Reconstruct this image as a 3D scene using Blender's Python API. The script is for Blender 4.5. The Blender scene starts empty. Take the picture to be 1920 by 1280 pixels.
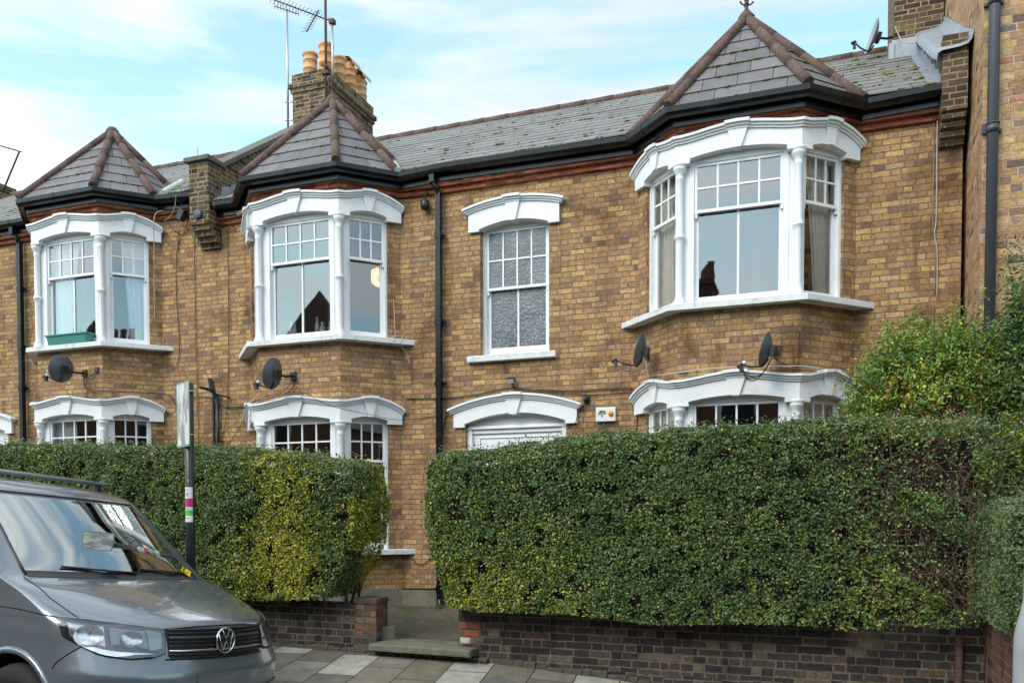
import bpy, math, random
import numpy as np
from math import sin, cos, tan, pi, radians, sqrt, atan2
from mathutils import Vector, Matrix, noise
random.seed(7); np.random.seed(7)
scene = bpy.context.scene
COL = scene.collection

# ------------------------------------------------------------------ camera
FPX, PY0 = 1583.035, 1017.04
CAM = np.array([0, -10.9, 1.7])
CR = np.array([0.93750128, 0.34797988, -0.0011606])
CU = np.array([-0.010201, 0.03081625, 0.99947301])
CW = np.array([-0.34783226, 0.93699539, -0.03244002])
cam_d = bpy.data.cameras.new('camera'); cam = bpy.data.objects.new('camera', cam_d); COL.objects.link(cam)
cam_d.sensor_width = 36; cam_d.lens = 36 * FPX / 1920; cam_d.shift_y = (PY0 - 640) / 1920
cam_d.clip_start = .05; cam_d.clip_end = 2000
cam.matrix_world = Matrix(((CR[0], CU[0], -CW[0], CAM[0]), (CR[1], CU[1], -CW[1], CAM[1]), (CR[2], CU[2], -CW[2], CAM[2]), (0, 0, 0, 1)))
scene.camera = cam

def at(px, py, Y=0.):
    """point of the photograph's pixel on the vertical plane y = Y"""
    D = CR * (px - 960) / FPX + CU * (PY0 - py) / FPX + CW
    q = CAM + D * ((Y - CAM[1]) / D[1])
    return (float(q[0]), float(Y), float(q[2]))

# ------------------------------------------------------------------ world and sun
SUN_EL, SUN_AZ = radians(42), radians(205)      # behind the camera, to its left
scene.view_settings.view_transform = 'Standard'; scene.view_settings.look = 'None'
scene.view_settings.exposure = 0.74; scene.view_settings.gamma = 1.0
world = bpy.data.worlds.new("World"); scene.world = world; world.use_nodes = True
wn, wl = world.node_tree.nodes, world.node_tree.links
wn.clear()
def W(t, **k):
    n = wn.new(t)
    for a, b in k.items(): setattr(n, a, b)
    return n
wo = W('ShaderNodeOutputWorld'); bg = W('ShaderNodeBackground'); bg.inputs[1].default_value = .1
sky = W('ShaderNodeTexSky', sky_type='NISHITA', sun_disc=False); sky.sun_elevation = SUN_EL; sky.sun_rotation = SUN_AZ
sky.air_density = 1.0; sky.dust_density = .6; sky.ozone_density = 1.0
tc = W('ShaderNodeTexCoord'); mp = W('ShaderNodeMapping'); mp.inputs['Scale'].default_value = (1.3, 1.3, 7.5)
mp.inputs['Rotation'].default_value = (.12, .15, .5)
nz = W('ShaderNodeTexNoise'); nz.inputs['Scale'].default_value = 1.7; nz.inputs['Detail'].default_value = 7; nz.inputs['Roughness'].default_value = .55; nz.inputs['Distortion'].default_value = .35
rp = W('ShaderNodeValToRGB'); rp.color_ramp.elements[0].position = .40; rp.color_ramp.elements[1].position = .66
rp.color_ramp.elements[0].color = (.10, .10, .10, 1); rp.color_ramp.elements[1].color = (1, 1, 1, 1)
sx = W('ShaderNodeVectorMath', operation='DOT_PRODUCT')
sdir = (sin(SUN_AZ) * cos(SUN_EL), cos(SUN_AZ) * cos(SUN_EL), sin(SUN_EL))
sx.inputs[1].default_value = sdir
glow = W('ShaderNodeMapRange'); glow.inputs['From Min'].default_value = -.2; glow.inputs['From Max'].default_value = 1; glow.inputs['To Min'].default_value = 5.9; glow.inputs['To Max'].default_value = 17
cc = W('ShaderNodeMix', data_type='RGBA', blend_type='MULTIPLY'); cc.inputs[0].default_value = 1; cc.inputs[6].default_value = (1.0, .99, .99, 1)
skb = W('ShaderNodeMix', data_type='RGBA', blend_type='MULTIPLY'); skb.inputs[0].default_value = 1; skb.inputs[7].default_value = (2.3, 2.68, 2.2, 1)
mx = W('ShaderNodeMix', data_type='RGBA')
wl.new(tc.outputs['Generated'], mp.inputs[0]); wl.new(mp.outputs[0], nz.inputs[0]); wl.new(nz.outputs[0], rp.inputs[0])
wl.new(tc.outputs['Generated'], sx.inputs[0]); wl.new(sx.outputs['Value'], glow.inputs[0]); wl.new(glow.outputs[0], cc.inputs[7])
wl.new(sky.outputs[0], skb.inputs[6]); wl.new(skb.outputs[2], mx.inputs[6]); wl.new(cc.outputs[2], mx.inputs[7]); wl.new(rp.outputs[0], mx.inputs[0])
wl.new(mx.outputs[2], bg.inputs[0]); wl.new(bg.outputs[0], wo.inputs[0])
sun_d = bpy.data.lights.new('sun', 'SUN'); sun = bpy.data.objects.new('sun', sun_d); COL.objects.link(sun)
sun_d.energy = 1.1; sun_d.angle = radians(25); sun_d.color = (1, .93, .88)
sun.rotation_euler = Vector(sdir).to_track_quat('Z', 'Y').to_euler()

# ------------------------------------------------------------------ mesh helpers
class MB:
    def __init__(s): s.v = []; s.f = []; s.sm = []; s.vv = {}
    def quad(s, *p, smooth=False):
        i = len(s.v); s.v += [tuple(q) for q in p]; s.f.append(tuple(range(i, i + len(p)))); s.sm.append(smooth)
    def grid(s, rows, smooth=True, closed=False, flip=False):
        i0 = len(s.v); n = len(rows[0])
        for r in rows: s.v += [tuple(q) for q in r]
        for a in range(len(rows) - 1):
            for b in range(n if closed else n - 1):
                c = (b + 1) % n
                q = (i0 + a * n + b, i0 + a * n + c, i0 + (a + 1) * n + c, i0 + (a + 1) * n + b)
                s.f.append(q[::-1] if flip else q); s.sm.append(smooth)
    def box(s, a, b, m=None):
        x0, y0, z0 = a; x1, y1, z1 = b
        P = [(x0, y0, z0), (x1, y0, z0), (x1, y1, z0), (x0, y1, z0), (x0, y0, z1), (x1, y0, z1), (x1, y1, z1), (x0, y1, z1)]
        if m is not None: P = [tuple(m @ Vector(p)) for p in P]
        i = len(s.v); s.v += P
        for q in ((0, 1, 5, 4), (1, 2, 6, 5), (2, 3, 7, 6), (3, 0, 4, 7), (4, 5, 6, 7), (3, 2, 1, 0)):
            s.f.append(tuple(i + k for k in q)); s.sm.append(False)
    def fbox(s, F, u0, u1, o0, o1, z0, z1):
        """box in a facet frame: u along, o outwards, z up"""
        i = len(s.v)
        s.v += [F(u0, o1, z0), F(u1, o1, z0), F(u1, o0, z0), F(u0, o0, z0), F(u0, o1, z1), F(u1, o1, z1), F(u1, o0, z1), F(u0, o0, z1)]
        for q in ((0, 1, 5, 4), (1, 2, 6, 5), (2, 3, 7, 6), (3, 0, 4, 7), (4, 5, 6, 7), (3, 2, 1, 0)):
            s.f.append(tuple(i + k for k in q)); s.sm.append(False)
    def prism(s, pts, z0, z1, top=None):
        """plan polygon, counter-clockwise from above"""
        n = len(pts); i = len(s.v)
        s.v += [(p[0], p[1], z0) for p in pts] + [(p[0], p[1], z1) for p in (top or pts)]
        for k in range(n):
            s.f.append((i + k, i + (k + 1) % n, i + n + (k + 1) % n, i + n + k)); s.sm.append(False)
        s.f.append(tuple(i + n + k for k in range(n))); s.f.append(tuple(i + n - 1 - k for k in range(n))); s.sm += [False, False]
    def tube(s, pts, r, n=6, cap=True, smooth=True):
        P = [Vector(p) for p in pts]; R = r if isinstance(r, (list, tuple)) else [r] * len(P); rows = []; prev = None
        for k, p in enumerate(P):
            d = (P[min(k + 1, len(P) - 1)] - P[max(k - 1, 0)])
            d = d.normalized() if d.length > 1e-9 else Vector((0, 0, 1))
            if prev is None:
                a = Vector((0, 0, 1)) if abs(d.z) < .9 else Vector((1, 0, 0)); a = (a - d * a.dot(d)).normalized()
            else:
                a = prev - d * prev.dot(d); a = a.normalized() if a.length > 1e-6 else d.orthogonal().normalized()
            prev = a; b = d.cross(a)
            rows.append([tuple(p + (a * cos(2 * pi * j / n) + b * sin(2 * pi * j / n)) * R[k]) for j in range(n)])
        i = len(s.v); s.grid(rows, smooth, True)
        if cap:
            s.f.append(tuple(i + j for j in range(n))[::-1]); s.sm.append(False)
            e = len(s.v) - n; s.f.append(tuple(e + j for j in range(n))); s.sm.append(False)
    def lathe(s, c, prof, n=16, smooth=True):
        rows = [[(c[0] + r * cos(2 * pi * j / n), c[1] + r * sin(2 * pi * j / n), c[2] + z) for j in range(n)] for r, z in prof]
        s.grid(rows, smooth, True)
        i = len(s.v) - n; s.f.append(tuple(i + j for j in range(n))); s.sm.append(False)
    def xform(s, m, start=0):
        for k in range(start, len(s.v)): s.v[k] = tuple(m @ Vector(s.v[k]))
    def blob(s, c, r, seg=6, rings=4, sq=(1, 1, 1), jit=0.):
        rows = []
        for a in range(rings + 1):
            th = pi * a / rings
            rows.append([(c[0] + r * sq[0] * sin(th) * cos(2 * pi * j / seg) * (1 + random.uniform(-jit, jit)), c[1] + r * sq[1] * sin(th) * sin(2 * pi * j / seg) * (1 + random.uniform(-jit, jit)), c[2] - r * sq[2] * cos(th)) for j in range(seg)])
        s.grid(rows, True, True)

ORIG = {}
def uvs(me):
    nl = len(me.loops)
    if not nl: return
    co = np.empty(len(me.vertices) * 3); me.vertices.foreach_get('co', co); co = co.reshape(-1, 3)
    vi = np.empty(nl, int); me.loops.foreach_get('vertex_index', vi)
    N = np.empty(len(me.polygons) * 3); me.polygons.foreach_get('normal', N); N = N.reshape(-1, 3)
    tot = np.empty(len(me.polygons), int); me.polygons.foreach_get('loop_total', tot)
    pi_ = np.repeat(np.arange(len(tot)), tot)
    t = np.stack([-N[:, 1], N[:, 0], np.zeros(len(N))], 1); ln = np.linalg.norm(t, axis=1)
    flat = ln < .05; t[flat] = (1, 0, 0); ln[flat] = 1; t /= ln[:, None]
    b = np.cross(N, t); b[flat] = (0, 1, 0)
    P = co[vi]; uv = np.stack([(P * t[pi_]).sum(1), (P * b[pi_]).sum(1)], 1)
    L = me.uv_layers.new(name='UVMap'); L.data.foreach_set('uv', uv.astype(np.float32).ravel())

def mesh_obj(name, mb, mat, parent=None, local=False, bevel=0, uv=True):
    me = bpy.data.meshes.new(name); me.from_pydata(mb.v, [], mb.f); me.update()
    me.polygons.foreach_set('use_smooth', mb.sm)
    if uv: uvs(me)
    if uv and mb.vv:
        L = me.uv_layers[0].data
        for fi, vals in mb.vv.items():
            ls = me.polygons[fi].loop_start
            for j, vv_ in enumerate(vals): L[ls + j].uv[1] = vv_
    o = bpy.data.objects.new(name, me); COL.objects.link(o)
    if mat: me.materials.append(mat)
    if parent is not None:
        o.parent = parent
        if not local:
            og = ORIG.get(parent.name, (0, 0, 0)); me.transform(Matrix.Translation((-og[0], -og[1], -og[2])))
            ORIG[o.name] = og
    if bevel:
        m = o.modifiers.new('bevel', 'BEVEL'); m.width = bevel; m.segments = 2; m.limit_method = 'ANGLE'; m.angle_limit = radians(40)
    return o
def thing(name, label, cat, loc=(0, 0, 0), rot=(0, 0, 0), group=None):
    o = bpy.data.objects.new(name, None); COL.objects.link(o); o.location = loc; o.rotation_euler = rot; o.empty_display_size = .2
    o['label'] = label; o['category'] = cat
    if group: o['group'] = group
    ORIG[o.name] = tuple(loc); return o
def solo(name, mb, mat, label, cat, group=None, **k):
    """a thing that is one mesh; its origin goes to its base"""
    o = mesh_obj(name, mb, mat, **k); o['label'] = label; o['category'] = cat
    if group: o['group'] = group
    c = np.array(mb.v); b = ((c[:, 0].min() + c[:, 0].max()) / 2, (c[:, 1].min() + c[:, 1].max()) / 2, c[:, 2].min())
    o.data.transform(Matrix.Translation((-b[0], -b[1], -b[2]))); o.location = b
    return o
def struct(name, mb, mat, kind='structure', **k):
    o = mesh_obj(name, mb, mat, **k); o['kind'] = kind; return o

# ------------------------------------------------------------------ material helpers
class NT:
    def __init__(s, name):
        s.m = bpy.data.materials.new(name); s.m.use_nodes = True; s.t = s.m.node_tree; s.t.nodes.clear()
        s.out = s.n('ShaderNodeOutputMaterial'); s.b = s.n('ShaderNodeBsdfPrincipled'); s.l(s.b.outputs[0], s.out.inputs[0])
    def n(s, t, **k):
        q = s.t.nodes.new(t)
        for a, b in k.items(): setattr(q, a, b)
        return q
    def l(s, a, b): s.t.links.new(a, b)
    def put(s, sock, v):
        if isinstance(v, bpy.types.NodeSocket): s.l(v, sock)
        elif isinstance(v, (tuple, list)) and len(v) == 3 and sock.type == 'RGBA': sock.default_value = (*v, 1)
        else: sock.default_value = v
    def math(s, op, a, b=None, c=None, clamp=False):
        q = s.n('ShaderNodeMath', operation=op, use_clamp=clamp); s.put(q.inputs[0], a)
        if b is not None: s.put(q.inputs[1], b)
        if c is not None: s.put(q.inputs[2], c)
        return q.outputs[0]
    def noise(s, vec, scale, detail=4, rough=.5, dist=0, col=False):
        q = s.n('ShaderNodeTexNoise'); s.l(vec, q.inputs['Vector']); q.inputs['Scale'].default_value = scale
        q.inputs['Detail'].default_value = detail; q.inputs['Roughness'].default_value = rough; q.inputs['Distortion'].default_value = dist
        return q.outputs[1 if col else 0]
    def ramp(s, fac, stops, interp='LINEAR'):
        q = s.n('ShaderNodeValToRGB'); s.put(q.inputs[0], fac); q.color_ramp.interpolation = interp; e = q.color_ramp.elements
        while len(e) < len(stops): e.new(.5)
        for k, (p, c) in enumerate(stops):
            e[k].position = p; e[k].color = (*c, 1) if isinstance(c, (tuple, list)) else (c, c, c, 1)
        return q.outputs[0]
    def mix(s, f, a, b, mode='MIX'):
        q = s.n('ShaderNodeMix', data_type='RGBA', blend_type=mode); s.put(q.inputs[0], f); s.put(q.inputs[6], a); s.put(q.inputs[7], b); return q.outputs[2]
    def uv(s): return s.n('ShaderNodeTexCoord').outputs['UV']
    def obj(s): return s.n('ShaderNodeTexCoord').outputs['Object']
    def smooth(s, v, a, b):
        q = s.n('ShaderNodeMapRange', interpolation_type='SMOOTHSTEP'); s.put(q.inputs[0], v); q.inputs[1].default_value = a; q.inputs[2].default_value = b; return q.outputs[0]
    def bump(s, h, dist=.01, strength=1.):
        q = s.n('ShaderNodeBump'); s.put(q.inputs['Height'], h); q.inputs['Distance'].default_value = dist; q.inputs['Strength'].default_value = strength
        s.l(q.outputs[0], s.b.inputs['Normal'])
    def fin(s, col=None, rough=.7, metal=0., spec=None, **k):
        if col is not None: s.put(s.b.inputs['Base Color'], col)
        s.put(s.b.inputs['Roughness'], rough); s.b.inputs['Metallic'].default_value = metal
        if spec is not None: s.b.inputs['Specular IOR Level'].default_value = spec
        for a, v in k.items(): s.put(s.b.inputs[a.replace('_', ' ')], v)
        return s.m
def cells(t, H, S, Hd, wob=.004, wsc=14, skew=(0, 0)):
    """Courses of height H, units S (and alternate Hd) long: returns (edge distance, per-unit random, row, uv)"""
    uv = t.uv(); wv = t.noise(uv, wsc, 3, .6, col=True)
    a = t.n('ShaderNodeVectorMath', operation='SUBTRACT'); t.l(wv, a.inputs[0]); a.inputs[1].default_value = (.5, .5, .5)
    b = t.n('ShaderNodeVectorMath', operation='SCALE'); t.l(a.outputs[0], b.inputs[0]); b.inputs[3].default_value = wob * 2
    c = t.n('ShaderNodeVectorMath', operation='ADD'); t.l(uv, c.inputs[0]); t.l(b.outputs[0], c.inputs[1])
    sp = t.n('ShaderNodeSeparateXYZ'); t.l(c.outputs[0], sp.inputs[0]); u, v = sp.outputs[0], sp.outputs[1]
    P = S + Hd; vr = t.math('DIVIDE', v, H); row = t.math('FLOOR', vr); fy = t.math('FRACT', vr)
    wr = t.n('ShaderNodeTexWhiteNoise', noise_dimensions='1D'); t.l(row, wr.inputs['W'])
    uu = t.math('ADD', t.math('ADD', t.math('DIVIDE', u, P), t.math('MULTIPLY', row, .5)), t.math('MULTIPLY', wr.outputs[0], .22))
    cell = t.math('FLOOR', uu); fx = t.math('FRACT', uu)
    if Hd > 0:
        isH = t.math('GREATER_THAN', fx, S / P)
        lx = t.math('MULTIPLY', t.math('SUBTRACT', fx, t.math('MULTIPLY', isH, S / P)), P)
        w = t.math('MULTIPLY_ADD', isH, Hd - S, S)
        cid = t.math('MULTIPLY_ADD', cell, 2, isH)
    else: lx = t.math('MULTIPLY', fx, P); w = P; cid = cell
    ex = t.math('MINIMUM', lx, t.math('SUBTRACT', w, lx)); ly = t.math('MULTIPLY', fy, H)
    ey = t.math('MINIMUM', ly, t.math('SUBTRACT', H, ly)); e = t.math('MINIMUM', ex, ey)
    cv = t.n('ShaderNodeCombineXYZ'); t.l(cid, cv.inputs[0]); t.l(row, cv.inputs[1])
    wn_ = t.n('ShaderNodeTexWhiteNoise', noise_dimensions='3D'); t.l(cv.outputs[0], wn_.inputs[0])
    return e, wn_.outputs[0], wn_.outputs[1], c.outputs[0], ly
def brick(name, stops, mortar, mj=.005, pits=.7, soot=(.36, .66, .45), H=.0715, sootcol=(.30, .26, .23), mossy=0, mw=.35, wob=.0035, en=.008, joint_shade=.75, streak=.45, even=0, meanc=(.34, .222, .125)):
    t = NT(name); e, rnd, rc, uv, ly = cells(t, H, .2120, .1060, wob)
    edge = t.math('ADD', e, t.math('MULTIPLY', t.math('SUBTRACT', t.noise(uv, 48, 3, .65), .5), en))
    thr = t.math('MULTIPLY_ADD', rnd, mj * 1.1, mj * .35); mask = t.smooth(t.math('SUBTRACT', edge, thr), -.0012, .0022)
    col = t.ramp(rnd, stops, 'LINEAR')
    if even: col = t.mix(even, col, meanc)
    sc = t.n('ShaderNodeSeparateColor'); t.l(rc, sc.inputs[0])
    val = t.math('MULTIPLY_ADD', sc.outputs[1], .42, .80)
    inn = t.noise(uv, 26, 6, .7); sm = t.noise(t.obj(), 7, 5, .7)
    col = t.mix(1, col, t.ramp(inn, [(.28, .40), (.44, .86), (.58, 1.08), (.75, 1.5)]), 'MULTIPLY')
    col = t.mix(1, col, t.ramp(sm, [(.3, .80), (.5, 1.), (.7, 1.14)]), 'MULTIPLY')
    vc = t.n('ShaderNodeCombineColor'); [t.l(val, vc.inputs[k]) for k in range(3)]
    col = t.mix(1, col, vc.outputs[0], 'MULTIPLY')
    pit = t.smooth(t.noise(uv, 68, 4, .65), .60, .69)
    col = t.mix(t.math('MULTIPLY', pit, pits), col, (.07, .05, .04))
    mort = t.mix(t.smooth(t.noise(uv, 11, 6, .75), .3, .72), mortar, tuple(c * .42 for c in mortar))
    col = t.mix(mask, mort, col)
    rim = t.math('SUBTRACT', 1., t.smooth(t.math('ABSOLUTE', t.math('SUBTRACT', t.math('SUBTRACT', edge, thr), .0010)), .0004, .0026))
    col = t.mix(t.math('MULTIPLY', rim, t.math('MULTIPLY', t.smooth(t.noise(uv, 17, 4, .7), .40, .62), joint_shade)), col, (.065, .048, .035))  # shadow of the recessed joints painted in as a broken dark edge
    stv = t.n('ShaderNodeMapping'); stv.inputs['Scale'].default_value = (5.5, 5.5, .55); t.l(t.obj(), stv.inputs[0])
    col = t.mix(t.math('MULTIPLY', t.smooth(t.noise(stv.outputs[0], 1, 5, .6), .52, .72), streak), col, t.mix(1, col, sootcol, 'MULTIPLY'))
    big = t.noise(t.obj(), 1.05, 6, .62)
    col = t.mix(t.math('MULTIPLY', t.smooth(big, soot[0] + .18, soot[1] + .12), soot[2]), col, t.mix(1, col, sootcol, 'MULTIPLY'))
    if mossy:
        col = t.mix(t.math('MULTIPLY', t.smooth(t.noise(t.obj(), 3.1, 5, .7), .55, .68), mossy), col, (.06, .075, .02))
    h = t.math('ADD', t.math('MULTIPLY', mask, 1.), t.math('MULTIPLY', inn, .55)); h = t.math('SUBTRACT', h, t.math('MULTIPLY', pit, .35))
    t.bump(h, .007, .9)
    return t.fin(col, .88, spec=.25)
STK = [(0, (.12, .085, .07)), (.05, (.24, .13, .075)), (.17, (.34, .19, .09)), (.36, (.41, .235, .10)), (.55, (.47, .28, .12)), (.72, (.53, .32, .11)), (.82, (.58, .37, .14)), (.90, (.44, .30, .18)), (.97, (.33, .165, .08)), (1, (.19, .155, .13))]
M_BRICK = brick('stock_brick', STK, (.34, .228, .155), .0050, .9, wob=.007, even=.34, joint_shade=1., en=.014, soot=(.31, .58, .72))
M_BRICK_OLD = brick('sooty_brick', [(0, (.035, .03, .027)), (.3, (.085, .06, .042)), (.6, (.17, .11, .06)), (.85, (.12, .085, .055)), (1, (.05, .042, .036))], (.40, .31, .19), .008, .5, mossy=.35, streak=.2, joint_shade=.3)
M_BRICK_TALL = brick('pale_stock_brick', [(0, (.12, .09, .08)), (.12, (.33, .20, .12)), (.35, (.46, .28, .12)), (.6, (.53, .34, .17)), (.8, (.42, .27, .17)), (.92, (.42, .17, .10)), (1, (.22, .18, .17))], (.60, .45, .31), .007, .6, H=.0805, soot=(.4, .7, .3), streak=.2)
M_BRICK_RED = brick('red_brick', [(0, (.10, .045, .03)), (.3, (.24, .065, .03)), (.7, (.36, .10, .04)), (1, (.42, .13, .06))], (.22, .12, .085), .0035, .3, soot=(.30, .6, .6), H=.07)
M_BRICK_DARK = brick('blue_black_brick', [(0, (.026, .025, .026)), (.5, (.045, .041, .040)), (.8, (.070, .058, .050)), (.9, (.10, .068, .052)), (1, (.15, .12, .085))], (.20, .16, .12), .0085, .3, soot=(.40, .68, .5), wob=.009, en=.014, joint_shade=.5)
M_BRICK_PIER = brick('weathered_pier_brick', [(0, (.05, .045, .05)), (.25, (.10, .07, .055)), (.5, (.16, .10, .07)), (.7, (.20, .135, .085)), (.88, (.20, .08, .05)), (1, (.08, .07, .06))], (.16, .13, .10), .006, .4, mossy=.5, wob=.006)
M_BRICK_GDN = brick('red_brown_garden_brick', [(0, (.08, .04, .035)), (.4, (.15, .07, .05)), (.75, (.24, .10, .065)), (1, (.12, .08, .07))], (.30, .24, .18), .006, .4)

def simple(name, col, rough=.6, metal=0., spec=None, var=.12, vs=6, bump=0, bs=60, dirt=None, ds=2.2):
    t = NT(name); o = t.obj(); n = t.noise(o, vs, 5, .6)
    c = t.mix(1, col, t.ramp(n, [(.25, 1 - var), (.75, 1 + var)]), 'MULTIPLY')
    if dirt: c = t.mix(t.math('MULTIPLY', t.smooth(t.noise(o, ds, 6, .7), .5, .68), dirt[1]), c, dirt[0])
    if bump: t.bump(t.noise(o, bs, 4, .6), bump)
    return t.fin(c, rough, metal, spec)
M_WHITE = simple('white_paint', (.78, .79, .80), .5, var=.03, vs=3, bump=.0012, bs=45, dirt=((.60, .60, .56), .28), ds=4.5)
M_SILL = simple('weathered_white_sill', (.70, .71, .70), .6, var=.08, bump=.004, bs=30, dirt=((.33, .34, .30), .7), ds=5)
M_SASH = simple('white_gloss_paint', (.80, .81, .82), .3, var=.02, dirt=((.66, .66, .63), .3))
M_BLACK = simple('black_gutter_plastic', (.005, .0055, .007), .25, var=.3, vs=8, spec=.35, dirt=((.022, .022, .022), .6), ds=4)
M_BLKMATT = simple('black_plastic', (.014, .014, .015), .45, var=.2)
M_PIPEG = simple('dark_grey_pipe', (.050, .052, .060), .42, var=.12)
M_RIDGE = simple('brown_ridge_tile', (.105, .062, .050), .9, var=.45, vs=22, bump=.006, bs=50, dirt=((.30, .26, .23), .38), ds=34)
M_LEAD = simple('lead_flashing', (.30, .33, .38), .45, .25, var=.2, vs=5, bump=.006, bs=9, dirt=((.40, .41, .42), .6))
M_POT = simple('terracotta_chimney_pot', (.60, .30, .13), .8, var=.16, vs=5, bump=.002, dirt=((.38, .22, .12), .5), ds=5)
M_POT2 = simple('buff_chimney_pot', (.55, .34, .17), .85, var=.2, vs=5, bump=.002, dirt=((.27, .19, .12), .6), ds=5)
M_CONC = simple('render_plinth', (.20, .18, .145), .9, var=.2, bump=.004, dirt=((.10, .10, .07), .6))
M_COPE = simple('lichen_coping', (.12, .115, .10), .9, var=.35, vs=12, bump=.01, bs=30, dirt=((.12, .13, .05), .7), ds=6)
M_STEP = simple('mossy_york_stone', (.15, .155, .105), .85, var=.3, vs=9, bump=.006, bs=40, dirt=((.055, .075, .028), .75), ds=3)
M_PATH = simple('mossy_path', (.095, .078, .048), .95, var=.35, vs=7, bump=.01, bs=45, dirt=((.045, .058, .018), .8), ds=1.6)
M_SOIL = simple('garden_soil', (.045, .036, .024), .95, var=.4, vs=9, bump=.02, bs=20)
M_ASPH = simple('asphalt', (.055, .055, .056), .9, var=.2, vs=30, bump=.004, bs=160)
M_KERB = simple('granite_kerb', (.26, .25, .24), .8, var=.2, vs=40, bump=.003)
M_MORTAR = simple('white_mortar', (.52, .52, .50), .85, var=.15, bump=.012, bs=18)
M_METAL = simple('galvanised_metal', (.42, .44, .46), .4, .7, var=.15)
M_RUST = simple('rusty_iron', (.085, .045, .038), .8, var=.4, vs=20, bump=.004)
M_DISH = simple('dark_grey_dish', (.095, .103, .112), .5, var=.12, vs=20)
M_CABLE = simple('black_cable', (.018, .017, .017), .6)
M_CABLEW = simple('pale_cable', (.42, .38, .32), .6)
M_PLASTW = simple('white_plastic', (.72, .73, .72), .4, var=.03)
M_GREEN = simple('green_planter_plastic', (.035, .20, .17), .5, var=.08)
M_ORANGE = simple('orange_lens', (.85, .33, .02), .3)
M_TWIG = simple('twig_bark', (.085, .055, .038), .9, var=.3, vs=30)
M_CURT = simple('cream_curtain', (.86, .82, .74), .9, var=.06)
M_NET = simple('pale_net_curtain', (.84, .86, .86), .9, var=.05)
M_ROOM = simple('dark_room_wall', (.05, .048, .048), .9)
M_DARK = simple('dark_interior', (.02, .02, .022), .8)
M_GREYP = simple('grey_post_paint', (.36, .37, .37), .5, var=.08, dirt=((.25, .25, .24), .4))
M_BACKB = simple('back_wall_brick', (.30, .19, .10), .9, var=.2)
def slate(name, base, H, S, lichen=.5):
    t = NT(name); e, rnd, rc, uv, ly = cells(t, H, S, 0, .0025, 9)
    mask = t.smooth(e, .001, .006); sc = t.n('ShaderNodeSeparateColor'); t.l(rc, sc.inputs[0])
    n = t.noise(uv, 7, 5, .65)
    c = t.ramp(rnd, [(0, tuple(x * .80 for x in base)), (.5, base), (1, tuple(x * 1.18 for x in base))])
    c = t.mix(1, c, t.ramp(n, [(.25, .72), (.5, 1), (.8, 1.25)]), 'MULTIPLY')
    c = t.mix(t.math('MULTIPLY', t.smooth(t.noise(uv, 26, 4, .7), .56, .7), lichen), c, (.27, .27, .23))
    c = t.mix(t.math('MULTIPLY', t.smooth(t.noise(t.obj(), 1.5, 6, .7), .52, .72), .25), c, (.11, .11, .07))
    c = t.mix(mask, (.02, .02, .018), c)
    t.bump(t.math('ADD', mask, t.math('MULTIPLY', n, .4)), .006)
    return t.fin(c, .62, spec=.4)
M_SLATE = slate('slate_main', (.185, .178, .172), .27, .46, .45)
M_SLATE2 = slate('slate_turret', (.150, .138, .142), .235, .40, .3)
# pavement slabs: courses run away from the kerb, 5.5 degrees off square
def paving():
    t = NT('paving_slabs'); uvn = t.n('ShaderNodeTexCoord').outputs['Object']
    mp_ = t.n('ShaderNodeMapping'); mp_.inputs['Rotation'].default_value = (0, 0, radians(-90 - 5.5)); t.l(uvn, mp_.inputs[0])
    t.uv = lambda: mp_.outputs[0]
    e, rnd, rc, uv, ly = cells(t, .415, .62, 0, .003, 5)
    mask = t.smooth(e, .003, .009)
    c = t.ramp(rnd, [(0, (.135, .115, .09)), (.35, (.155, .135, .105)), (.6, (.145, .132, .085)), (.74, (.20, .165, .135)), (.84, (.30, .285, .24)), (1, (.36, .345, .29))])
    n = t.noise(t.obj(), 5, 6, .65)
    c = t.mix(1, c, t.ramp(n, [(.3, .66), (.7, 1.22)]), 'MULTIPLY'); c = t.mix(t.math('MULTIPLY', t.smooth(t.noise(t.obj(), 14, 6, .75), .56, .66), .45), c, (.06, .052, .04))
    c = t.mix(t.math('MULTIPLY', t.smooth(t.noise(t.obj(), 1.3, 5, .7), .5, .66), .5), c, (.13, .135, .06))
    c = t.mix(mask, (.045, .038, .03), c)
    t.bump(t.math('ADD', mask, t.math('MULTIPLY', t.noise(t.obj(), 70, 4, .7), .35)), .005)
    return t.fin(c, .85)
M_PAVE = paving()
def glass(name, base=.13, rough=0., tint=(.93, .97, 1), ripple=0.):
    t = NT(name); t.t.nodes.remove(t.b)
    g = t.n('ShaderNodeBsdfGlossy'); g.inputs['Roughness'].default_value = rough; g.inputs[0].default_value = (*tint, 1)
    tr = t.n('ShaderNodeBsdfTransparent'); tr.inputs[0].default_value = (.965, .98, .975, 1)
    fr = t.n('ShaderNodeFresnel'); fr.inputs[0].default_value = 1.5
    m = t.n('ShaderNodeMixShader'); t.l(t.math('MULTIPLY_ADD', fr.outputs[0], .9, base, clamp=True), m.inputs[0])
    if ripple:
        b = t.n('ShaderNodeBump'); b.inputs['Distance'].default_value = ripple; t.l(t.noise(t.obj(), 2.6, 2), b.inputs['Height']); t.l(b.outputs[0], g.inputs['Normal']); t.l(b.outputs[0], fr.inputs['Normal'])
    t.l(tr.outputs[0], m.inputs[1]); t.l(g.outputs[0], m.inputs[2]); t.l(m.outputs[0], t.out.inputs[0])
    return t.m
M_GLASS = glass('window_glass', .15, .015, ripple=.0004)
M_GLASSD = glass('dark_window_glass', .02, .02)
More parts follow.
